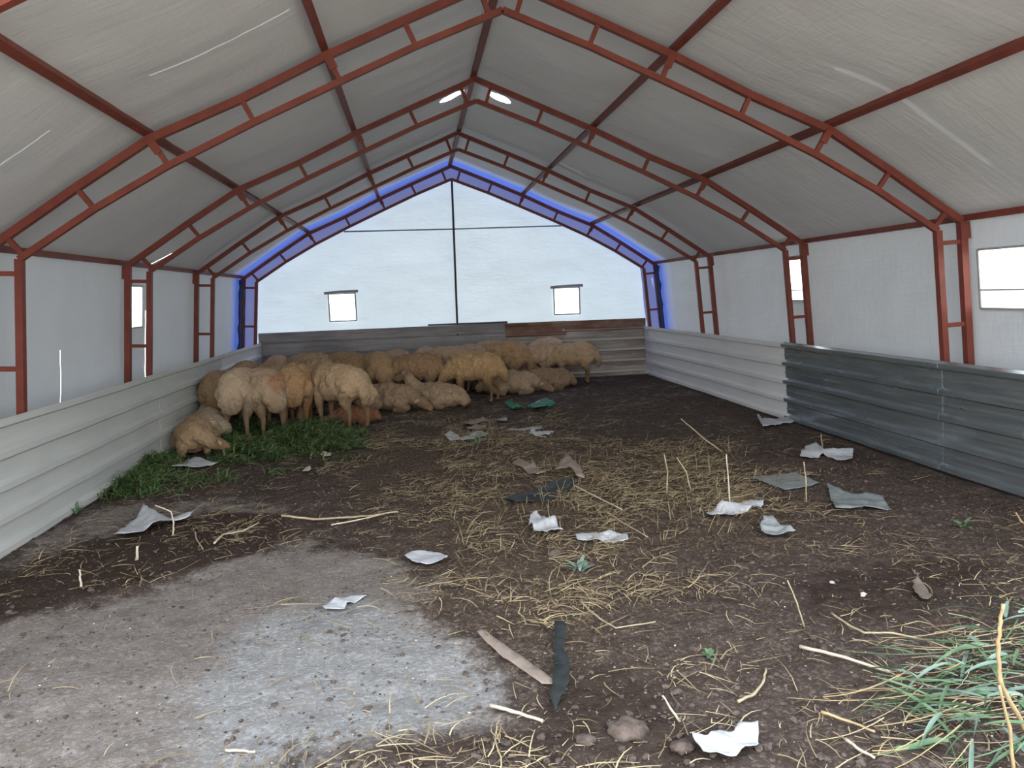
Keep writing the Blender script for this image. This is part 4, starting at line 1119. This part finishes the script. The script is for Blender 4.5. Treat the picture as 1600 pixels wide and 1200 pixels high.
# ------------------------------------------------------------------ single stalks and sticks that stand out
def stalk(name, label, pts, r, mat, cat='stalk', group=None, nodes=True):
    """pts: (x, y, height above the floor)"""
    P = [Vector((x, y, fh(x, y) + h)) for x, y, h in pts]
    Q = []
    for a, b in zip(P, P[1:]):
        for i in range(4): Q.append(a.lerp(b, i / 4))
    Q.append(P[-1])
    n = len(Q)
    rn = random.Random(int(P[0].x * 1000))
    Q = [q + Vector((rn.uniform(-1, 1), rn.uniform(-1, 1), rn.uniform(0, 1))) * r * 0.35 for q in Q]
    c = Q[0].copy()
    rad = [r * (1.0 - 0.35 * i / n) * (1.15 if nodes and i % 4 == 0 else 1.0) for i in range(n)]
    bm = bmesh.new(); round_tube(bm, [q - c for q in Q], rad, 6)
    o = obj(name, bm, mat, None, True); o.location = c
    tag(o, label, cat, group)
    return o
def flat(pts, h=0.012): return [(x, y, h) for x, y in pts]
STK = 'dry stalks lying loose on the floor'
stalk('stick', 'thick pale peeled stick lying on dark soil, left of the reed leaves', flat([(0.892, 3.168), (1.017, 3.010), (1.126, 2.855)], 0.02), 0.0085, M['stick'], 'stick', None, False)
stalk('dry_stalk', 'long bent stalk running from the soil into the reed leaves, behind the pale stick', flat([(1.192, 3.431), (1.192, 3.282), (1.208, 3.175), (1.325, 3.137), (1.445, 3.059), (1.480, 2.940)], 0.025), 0.0055, M['stalk'], 'stalk', STK)
stalk('dry_stalk', 'short yellow brown stalk lying below the pale stick', flat([(0.689, 2.614), (0.763, 2.555), (0.814, 2.464)], 0.02), 0.006, M['gold'], 'stalk', STK)
stalk('dry_stalk', 'curved grey husk stalk on the soil above the bright white sack piece', flat([(0.420, 2.761), (0.517, 2.817), (0.595, 2.907), (0.651, 3.002)], 0.02), 0.0065, M['stalk'], 'stalk', STK)
stalk('dry_stalk', 'slanting stalk standing in the soil above the pale stick, left', [(1.013, 3.357, 0.000), (0.973, 3.357, 0.132), (0.927, 3.357, 0.245)], 0.004, M['stalk'], 'stalk', STK)
stalk('dry_stalk', 'pale short stalk lying below the end of the cardboard strip', flat([(-0.548, 2.916), (-0.474, 2.844), (-0.366, 2.755)], 0.02), 0.008, M['stick'], 'stalk', STK)
stalk('dry_stalk', 'kinked stalk lying right of the plastic strip tip', flat([(0.024, 3.892), (0.080, 3.663), (0.126, 3.531), (0.332, 3.547)], 0.02), 0.0045, M['stalk'], 'stalk', STK)
stalk('dry_stalk', 'long thin straw leading down right from the black cloth', flat([(0.439, 6.394), (0.578, 5.885), (0.685, 5.466)], 0.03), 0.0065, M['stick'], 'stalk', STK)
stalk('dry_stalk', 'long straw crossing right of the narrow grey white scrap', flat([(0.561, 5.498), (0.619, 5.123), (0.671, 4.778)], 0.02), 0.0055, M['stalk'], 'stalk', STK)
stalk('dry_stalk', 'curved pale stalk on the dark dung strip at the left', flat([(-2.215, 5.320), (-2.194, 5.498), (-2.075, 5.557), (-1.999, 5.740)], 0.02), 0.0065, M['stick'], 'stalk', STK)
stalk('dry_stalk', 'hooked stalk standing at the right end of the lower left white scrap', [(-2.567, 5.604, 0.000), (-2.555, 5.604, 0.098), (-2.566, 5.604, 0.174), (-2.616, 5.604, 0.201), (-2.670, 5.604, 0.224)], 0.006, M['stick'], 'stalk', STK)
stalk('dry_stalk', 'stubby upright stalk in the dung just below the lower left white scrap', [(-2.654, 5.127, 0.000), (-2.642, 5.127, 0.090)], 0.010, M['stick'], 'stalk', STK)
stalk('dry_stalk', 'upright pale splinter standing in the left part of the dung strip', [(-2.820, 4.697, 0.000), (-2.822, 4.697, 0.048), (-2.820, 4.697, 0.107)], 0.007, M['stick'], 'stalk', STK)
stalk('dry_stalk', 'bent stalk lying in the dung between the two curved ones', flat([(-2.407, 5.580), (-2.356, 5.423), (-2.265, 5.238)], 0.02), 0.005, M['stalk'], 'stalk', STK)
stalk('green_stalk', 'long fallen greenish stalk lying across the bare soil at mid left', flat([(-1.865, 5.904), (-1.620, 5.858), (-1.353, 5.824), (-1.162, 5.844), (-0.982, 5.868)], 0.03), 0.009, M['stalk'], 'stalk')
stalk('dry_stalk', 'pale stalk crossing the fallen greenish stalk', flat([(-1.471, 5.670), (-1.290, 5.690), (-1.088, 5.825)], 0.04), 0.006, M['stick'], 'stalk', STK)
stalk('dry_stalk', 'tall upright stalk in the straw before the slate sheet, tallest of its clump', [(1.497, 5.392, 0.000), (1.488, 5.392, 0.158), (1.470, 5.392, 0.417)], 0.006, M['stick'], 'stalk', STK)
stalk('dry_stalk', 'upright stalk left of the tallest one in the straw', [(1.397, 5.947, 0.000), (1.356, 5.947, 0.163), (1.282, 5.947, 0.291)], 0.006, M['stalk'], 'stalk', STK)
stalk('dry_stalk', 'upright stalk farther left in the straw, thin and straight', [(1.189, 5.942, 0.000), (1.198, 5.942, 0.175), (1.173, 5.942, 0.320)], 0.006, M['stalk'], 'stalk', STK)
stalk('dry_stalk', 'long slanting stalk behind the upright ones, pointing to the white wall sheets', [(2.210, 7.288, 0.000), (2.024, 7.288, 0.149), (1.789, 7.288, 0.369)], 0.007, M['stalk'], 'stalk', STK)
stalk('dry_stalk', 'stalk leaning against the slate sheet', [(2.120, 5.427, 0.000), (2.114, 5.427, 0.180), (2.098, 5.427, 0.316)], 0.006, M['stalk'], 'stalk', STK)
stalk('dry_stalk', 'thin stalk standing behind the creased white sack piece', [(3.243, 7.222, 0.000), (3.228, 7.222, 0.145)], 0.006, M['stalk'], 'stalk', STK)
stalk('dry_stalk', 'white bent twig standing in the soil left of the bright white sack piece', [(0.156, 2.690, 0.000), (0.121, 2.690, 0.058), (0.091, 2.690, 0.111)], 0.005, M['stick'], 'stalk', STK)
stalk('dry_stalk', 'yellow stalk tip leaning against the galvanised sheet at the right edge', [(3.197, 4.526, 0.000), (3.153, 4.526, 0.047), (3.113, 4.526, 0.107)], 0.007, M['gold'], 'stalk', STK)
stalk('dry_stalk', 'pale stalk lying at the bottom edge left of the reed leaves', flat([(0.685, 2.435), (0.697, 2.362), (0.712, 2.307)], 0.02), 0.006, M['stick'], 'stalk', STK)
stalk('dry_stalk', 'long straw on the grey dust at the bottom left edge', flat([(-1.561, 2.835), (-1.494, 2.806), (-1.443, 2.780)], 0.012), 0.006, M['stick'], 'stalk', STK)
# ------------------------------------------------------------------ scattered litter, uncountable
rs = np.random.default_rng(11)
def inside(X, Y, poly): return poly_mask(X, Y, poly, 0.001) > 0.5

def ribbons(name, label, base, length, width, az, rise, bend, tint, mat, segs=3, droop=0.0):
    """thin bent blades: base (n,3), azimuth, starting rise angle, sideways bend"""
    n = len(base)
    V = np.zeros((n, (segs + 1) * 2, 3)); 
    p = base.copy(); a = az.copy(); el = rise.copy()
    for k in range(segs + 1):
        w = width * (1.0 - 0.75 * (k / segs) ** 2) / 2
        px, py = -np.sin(a), np.cos(a)
        V[:, 2 * k, 0] = p[:, 0] - px * w; V[:, 2 * k, 1] = p[:, 1] - py * w; V[:, 2 * k, 2] = p[:, 2]
        V[:, 2 * k + 1, 0] = p[:, 0] + px * w; V[:, 2 * k + 1, 1] = p[:, 1] + py * w; V[:, 2 * k + 1, 2] = p[:, 2] + w * 0.7
        st = length / segs
        p = p + np.stack([np.cos(a) * np.cos(el) * st, np.sin(a) * np.cos(el) * st, np.sin(el) * st], 1)
        a = a + bend; el = el - droop
        if k < segs:
            p[:, 2] = np.maximum(p[:, 2], floor_h(p[:, 0], p[:, 1]) + 0.006)
    V = V.reshape(-1, 3)
    b = (np.arange(n)[:, None] * (segs + 1) * 2 + np.arange(segs)[None] * 2).ravel()
    F = np.stack([b, b + 1, b + 3, b + 2], 1)
    T = np.repeat(np.concatenate([tint, np.ones((n, 1))], 1)[:, None], (segs + 1) * 2, 1).reshape(-1, 4)
    o = quads_mesh(name, V, F, mat, attrs={'tint': T}, smooth=False)
    tag(o, label, kind='stuff')
    return o

def scatter(n, x0, x1, y0, y1, dens):
    """points thinned by a density function; more of them close to the entrance"""
    X = rs.uniform(x0, x1, n * 6); Y = y0 * (y1 / y0) ** rs.uniform(0, 1, n * 6)
    keep = rs.uniform(0, 1, n * 6) < dens(X, Y)
    X, Y = X[keep][:n], Y[keep][:n]
    return X, Y

def straw_density(X, Y):
    d = 0.9 * poly_mask(X, Y, STRAW, 0.5) + 0.55 * poly_mask(X, Y, STRAW2, 0.5) + 0.10
    d = d + 0.22 * poly_mask(X, Y, DUNG2, 0.3) + 0.28 * poly_mask(X, Y, DUNG, 0.3) * (X > -2.6)
    d = d * (1 - 0.75 * poly_mask(X, Y, DUST, 0.2))
    cl = np.clip((fbm(X * 2.3, Y * 2.3, 61.0, 3) - 0.38) * 4.2, 0.04, 1)
    return d * cl
X, Y = scatter(17000, -3.5, 3.5, 2.0, 12.6, straw_density)
n = len(X)
Z = floor_h(X, Y) + rs.uniform(0.004, 0.03, n)
g = rs.uniform(0, 1, (n, 1)) ** 1.3
tint = np.array([[0.20, 0.15, 0.085]]) * (1 - g) + np.array([[0.56, 0.45, 0.28]]) * g
ribbons('straw_litter', 'dry straw strewn over the middle of the earth floor', np.stack([X, Y, Z], 1), rs.uniform(0.04, 0.26, n) * rs.uniform(0.5, 1, n), rs.uniform(0.0026, 0.0058, n),
        rs.uniform(0, 2 * PI, n), rs.uniform(-0.02, 0.32, n) ** 1.0, rs.uniform(-0.35, 0.35, n), tint, M['straw'], 3, 0.12)
# stubble that still stands up in the straw
X, Y = scatter(480, -0.6, 3.0, 4.6, 10.5, lambda a, b: poly_mask(a, b, STRAW, 0.3) * np.clip((fbm(a * 1.7, b * 1.7, 77.0, 2) - 0.42) * 5, 0, 1))
n = len(X); Z = floor_h(X, Y)
g = rs.uniform(0, 1, (n, 1))
tint = np.array([[0.20, 0.16, 0.085]]) * (1 - g) + np.array([[0.40, 0.33, 0.21]]) * g
ribbons('straw_stubble', 'tufts of dry stubble standing in the straw', np.stack([X, Y, Z], 1), rs.uniform(0.06, 0.20, n), rs.uniform(0.003, 0.006, n),
        rs.uniform(0, 2 * PI, n), rs.uniform(0.6, 1.4, n), rs.uniform(-0.2, 0.2, n), tint, M['straw'], 3, 0.15)

# green fodder heaped along the feet of the flock
FOD = [[(-3.560, 7.168), (-3.757, 8.595), (-3.777, 9.469), (-3.654, 9.758), (-3.509, 8.719), (-3.305, 7.911), (-3.352, 7.203)], [(-3.274, 9.632), (-3.511, 10.907), (-2.971, 10.556), (-2.547, 10.012), (-1.967, 10.619), (-1.634, 9.885), (-1.569, 8.676), (-1.920, 8.790), (-2.368, 8.934), (-2.409, 8.378), (-2.649, 8.256), (-2.945, 8.544)]]
FOD_THIN = [(-3.564, 7.035), (-3.593, 8.291), (-2.892, 7.932), (-2.875, 8.390), (-2.256, 8.676), (-1.482, 8.648), (-1.451, 8.213), (-2.125, 7.850), (-2.193, 7.191), (-2.860, 7.137), (-3.207, 6.851)]
def fod_h(X, Y):
    h = np.zeros_like(X)
    for f in FOD: h = np.maximum(h, poly_mask(X, Y, f, 0.22))
    return h
def fod_density(X, Y):
    return np.clip(fod_h(X, Y) * 1.1, 0, 1) * np.clip((fbm(X * 3, Y * 3, 91.0, 3) - 0.3) * 4, 0.15, 1) + 0.16 * poly_mask(X, Y, FOD_THIN, 0.2) * np.clip((fbm(X * 4, Y * 4, 95.0, 3) - 0.42) * 5, 0, 1)
X, Y = scatter(11000, -3.66, -1.2, 6.6, 10.2, fod_density)
n = len(X)
hp = 0.20 * fod_h(X, Y) * np.clip((fbm(X * 3, Y * 3, 91.0, 3) - 0.2) * 1.7, 0.2, 1)
Z = floor_h(X, Y) + hp * rs.uniform(0, 1, n) + 0.004
g = rs.uniform(0, 1, (n, 1)); y_ = (rs.uniform(0, 1, (n, 1)) < 0.12)
tint = np.array([[0.040, 0.085, 0.030]]) * (1 - g) + np.array([[0.14, 0.235, 0.085]]) * g
tint = np.where(y_, np.array([[0.27, 0.25, 0.12]]), tint)
ribbons('green_fodder', 'freshly cut green fodder heaped at the feet of the flock', np.stack([X, Y, Z], 1), rs.uniform(0.05, 0.20, n), rs.uniform(0.006, 0.018, n),
        rs.uniform(0, 2 * PI, n), rs.uniform(-0.1, 1.0, n), rs.uniform(-0.4, 0.4, n), tint, M['fodder'], 3, 0.4)

# soil clods
def clods(name, label, X, Y, S, mat):
    bm = bmesh.new(); bmesh.ops.create_icosphere(bm, subdivisions=1, radius=1.0)
    tv = np.array([v.co[:] for v in bm.verts]); tf = np.array([[v.index for v in f.verts] for f in bm.faces]); bm.free()
    n = len(X); k = len(tv)
    j = 1 + rs.uniform(-0.38, 0.30, (n, k, 1))
    sc = S[:, None, None] * np.stack([rs.uniform(0.8, 1.3, n), rs.uniform(0.8, 1.3, n), rs.uniform(0.4, 0.75, n)], 1)[:, None]
    a = rs.uniform(0, 2 * PI, n); ca, sa = np.cos(a)[:, None], np.sin(a)[:, None]
    P = tv[None] * j * sc
    Q = np.stack([P[..., 0] * ca - P[..., 1] * sa, P[..., 0] * sa + P[..., 1] * ca, P[..., 2]], -1)
    Q += np.stack([X, Y, floor_h(X, Y) + S * 0.12], 1)[:, None]
    F = (tf[None] + (np.arange(n) * k)[:, None, None]).reshape(-1, 3)
    o = quads_mesh(name, Q.reshape(-1, 3), F, mat, smooth=False)
    tag(o, label, kind='stuff')
    return o
X, Y = scatter(6500, -3.4, 3.5, 2.0, 8.5, lambda a, b: (0.28 + 0.7 * poly_mask(a, b, DUNG2, 0.4) + 0.35 * poly_mask(a, b, DUNG, 0.2)) * np.clip((fbm(a * 1.9, b * 1.9, 33.0, 3) - 0.36) * 4, 0.05, 1) * (1 - 0.80 * poly_mask(a, b, DUST, 0.1)))
S = 0.003 + 0.017 * rs.uniform(0, 1, len(X)) ** 3.6
clods('soil_clods', 'loose clods of brown earth on the floor', X, Y, S, M['clod'])
X, Y = scatter(9000, -3.5, 3.5, 2.0, 7.5, lambda a, b: 0.35 + 0.5 * np.clip((fbm(a * 2.7, b * 2.7, 37.0, 3) - 0.4) * 4, 0, 1))
n = len(X); g = rs.uniform(0, 1, (n, 1)) ** 1.6
o = clods('soil_crumbs', 'dark and pale crumbs of earth and dung strewn all over the floor', X, Y, 0.002 + 0.006 * rs.uniform(0, 1, n) ** 2, M['crumbs'])
tint = np.array([[0.05, 0.037, 0.031]]) * (1 - g) + np.array([[0.30, 0.25, 0.22]]) * g
at = o.data.attributes.new('tint', 'FLOAT_COLOR', 'POINT')
k = len(o.data.vertices) // n
at.data.foreach_set('color', np.repeat(np.concatenate([tint, np.ones((n, 1))], 1), k, 0).astype(np.float32).ravel())
X, Y = scatter(240, -3.3, 3.4, 2.2, 9.5, lambda a, b: np.full(a.shape, 0.5))
clods('pale_crumbs', 'small pale crumbs sprinkled over the earth floor', X, Y, rs.uniform(0.002, 0.006, len(X)), M['bone'])
# chopped chaff everywhere, thinner on the bare dust
X, Y = scatter(16000, -3.5, 3.5, 2.0, 9.0, lambda a, b: (0.25 + 0.75 * np.clip((fbm(a * 1.6, b * 1.6, 53.0, 3) - 0.36) * 4, 0, 1)) * (1 - 0.72 * poly_mask(a, b, DUST, 0.2)))
n = len(X); g = rs.uniform(0, 1, (n, 1))
tint = np.array([[0.10, 0.07, 0.05]]) * (1 - g) + np.array([[0.50, 0.40, 0.27]]) * g ** 1.5
ribbons('chaff', 'short chopped chaff trodden into the floor', np.stack([X, Y, floor_h(X, Y) + rs.uniform(0.003, 0.010, n)], 1), 0.008 + 0.045 * rs.uniform(0, 1, n) ** 2.2, rs.uniform(0.0016, 0.0042, n),
        rs.uniform(0, 2 * PI, n), rs.uniform(-0.1, 0.35, n), rs.uniform(-0.2, 0.2, n), tint, M['straw'], 1, 0.0)
# the few clods big enough to single out
for (x, y), r, lb in (((-0.060, 2.660), 0.062, 'largest brown clod of earth, at the bottom below the plastic strip'),
                      ((0.108, 2.528), 0.034, 'fist sized clod just left of the bright white sack piece'),
                      ((0.041, 4.710), 0.045, 'dark clod lying in the straw, below the narrow grey white scrap'),
                      ((-0.703, 3.375), 0.0, ''),
                      ((-0.229, 2.616), 0.030, 'pale pinkish clod at the bottom edge left of the largest clod')):
    if not r: continue
    bm = bmesh.new(); bmesh.ops.create_icosphere(bm, subdivisions=3, radius=r)
    for v in bm.verts:
        q = v.co.normalized()
        v.co *= 1 + 0.30 * noise.noise(q * 2.2 + Vector((x * 9, y, 0))) + 0.14 * noise.noise(q * 6 + Vector((x, y * 5, 0)))
        v.co.z *= 0.6; v.co.x *= 1.25
    o = obj('earth_clod', bm, M['clod'], None, True); o.location = (x, y, fh(x, y) + r * 0.18)
    tag(o, lb, 'clod', 'larger earth clods')

# ------------------------------------------------------------------ cut reeds lying at the right front
rr = random.Random(5)
reed = empty('reed_heap', (1.35, 2.75, 0))
tag(reed, 'heap of cut green reeds with bluish leaves and dry stems at the lower right', 'reeds')
def reed_leaf(p, az, el, L, wd, droop, mat, twist=0.0):
    bm = bmesh.new(); prev = None; n = 7
    q = Vector(p); a, e = az, el
    for i in range(n + 1):
        t = i / n
        w = wd * math.sin(PI * min(1, 0.12 + t * 0.88)) ** 0.7 * 0.5 + 0.0006
        tw = twist + 0.5 * t
        side = Vector((-math.sin(a), math.cos(a), 0)) * math.cos(tw) + Vector((0, 0, 1)) * math.sin(tw)
        up = Vector((0, 0, 1)) * w * 0.35
        row = [bm.verts.new(q - side * w + up), bm.verts.new(q), bm.verts.new(q + side * w + up)]
        if prev:
            bm.faces.new((prev[0], prev[1], row[1], row[0])); bm.faces.new((prev[1], prev[2], row[2], row[1]))
        prev = row
        q = q + Vector((math.cos(a) * math.cos(e), math.sin(a) * math.cos(e), math.sin(e))) * (L / n)
        e -= droop / n
        q.z = max(q.z, fh(q.x, q.y) + 0.006)
    for v in bm.verts: v.co -= reed.location
    return obj('leaf', bm, mat, reed, True)
def reed_stem(p, q, r, mat, sag=0.02):
    p, q = Vector(p), Vector(q)
    P = []
    for i in range(7):
        t = i / 6
        v = p.lerp(q, t) + Vector((0, 0, -sag * math.sin(PI * t)))
        v += Vector((rr.uniform(-1, 1), rr.uniform(-1, 1), 0)) * r * 0.8
        v.z = max(v.z, fh(v.x, v.y) + r)
        P.append(v - reed.location)
    bm = bmesh.new(); round_tube(bm, P, [r * (1 - 0.4 * i / 6) for i in range(7)], 6)
    return obj('stem', bm, mat, reed, True)
# stems run out of the frame to the right; leaves point back to the left
ROOTS = [(1.634, 3.020), (1.941, 3.123), (2.003, 3.008), (1.593, 2.817), (1.683, 2.716), (1.368, 2.752), (1.427, 2.612), (1.463, 2.465), (1.251, 2.461), (1.145, 2.526), (0.977, 2.471), (1.279, 2.311), (1.087, 2.347), (1.192, 2.683), (1.639, 2.571)]
for i in range(112):
    x, y = ROOTS[i % len(ROOTS)]
    x += rr.gauss(0, 0.07); y += rr.gauss(0, 0.05)
    z = fh(x, y) + rr.uniform(0.01, 0.11)
    az = PI + rr.gauss(0.0, 0.55) if rr.random() < 0.78 else rr.uniform(0, 2 * PI)
    reed_leaf((x, y, z), az, rr.uniform(-0.05, 0.45), rr.uniform(0.12, 0.34), rr.uniform(0.009, 0.021), rr.uniform(0.2, 1.2), M['leaf'] if rr.random() < 0.6 else M['leafblue'], rr.uniform(-0.7, 0.7))
for i in range(64):
    x, y = ROOTS[(i * 7) % len(ROOTS)]
    x += rr.gauss(0, 0.08); y += rr.gauss(0, 0.07)
    az = PI + rr.gauss(0.05, 0.5)
    L = rr.uniform(0.18, 0.50)
    z = fh(x, y) + rr.uniform(0.01, 0.10)
    reed_stem((x, y, z), (x + math.cos(az) * L, y + math.sin(az) * L, fh(x, y) + rr.uniform(0.005, 0.05)), rr.uniform(0.0016, 0.0034), M[rr.choice(['stalk', 'stalk', 'gold', 'leaf'])])
# the golden stem that rises in front of the heap and forks below
stalk('golden_stem', 'thick golden stem rising in front of the reed heap at the right edge', [(1.334, 2.361, 0.000), (1.266, 2.361, 0.129), (1.218, 2.361, 0.231), (1.208, 2.361, 0.351), (1.212, 2.361, 0.445), (1.219, 2.361, 0.512)], 0.0085, M['gold'], 'stem')
stalk('golden_stem', 'thinner golden side stem forking off below the thick one', [(1.114, 2.158, 0.000), (1.091, 2.158, 0.171), (1.048, 2.158, 0.320)], 0.006, M['gold'], 'stem')

# two tiny things on the dark soil
bm = bmesh.new()
P_ = [(0.011 * math.cos(2 * PI * i / 14), 0.011 * math.sin(2 * PI * i / 14), 0.006) for i in range(15)]
round_tube(bm, P_, 0.0042, 6)
x, y = (1.435, 3.853)
o = obj('ring', bm, M['bone'], None, True); o.location = (x, y, fh(x, y) + 0.004)
tag(o, 'tiny white ring lying on the dark soil beyond the slanting stalk', 'ring')
scrap('pebble', 'small oval pale pebble on the dark soil, right of the tiny white ring', 'pebble', [(1.460, 3.626), (1.493, 3.645), (1.498, 3.618), (1.466, 3.590), (1.448, 3.595)], M['bone'], 41, 0.014, 0.004)

# small green weeds
def weed(name, label, px, n, h, spread, mats):
    x, y = px
    e = empty(name, (x, y, fh(x, y)))
    tag(e, label, 'weed')
    for i in range(n):
        bm = bmesh.new(); a = rr.uniform(0, 2 * PI); el = rr.uniform(0.5, 1.3); L = h * rr.uniform(0.6, 1.1)
        q = Vector((rr.uniform(-1, 1) * spread * 0.2, rr.uniform(-1, 1) * spread * 0.2, 0)); prev = None
        for k in range(5):
            t = k / 4; w = 0.012 * math.sin(PI * (0.1 + 0.85 * t)) + 0.001
            s = Vector((-math.sin(a), math.cos(a), 0)) * w
            row = [bm.verts.new(q - s), bm.verts.new(q + s)]
            if prev: bm.faces.new((prev[0], prev[1], row[1], row[0]))
            prev = row
            q = q + Vector((math.cos(a) * math.cos(el), math.sin(a) * math.cos(el), math.sin(el))) * L / 4; el -= 0.25
        obj('leaf', bm, M[mats[i % len(mats)]], e, True)
weed('weed', 'small green weed at the foot of the left wall sheets', (-3.616, 6.539), 14, 0.12, 0.10, ['leaf'])
weed('weed', 'green sprig lying among the small white scraps in mid floor', (-0.161, 8.520), 18, 0.16, 0.16, ['leaf', 'leafblue'])
weed('weed', 'faint greenish tuft in the straw right of the white tuft', (0.126, 4.382), 14, 0.10, 0.14, ['leafblue'])
weed('weed', 'little green tuft on the dark soil near the galvanised wall', (2.772, 4.576), 10, 0.08, 0.14, ['leaf'])
weed('weed', 'small green sprig in the soil right of the largest clod, below the kinked stalk', (0.467, 3.185), 8, 0.05, 0.05, ['leaf'])
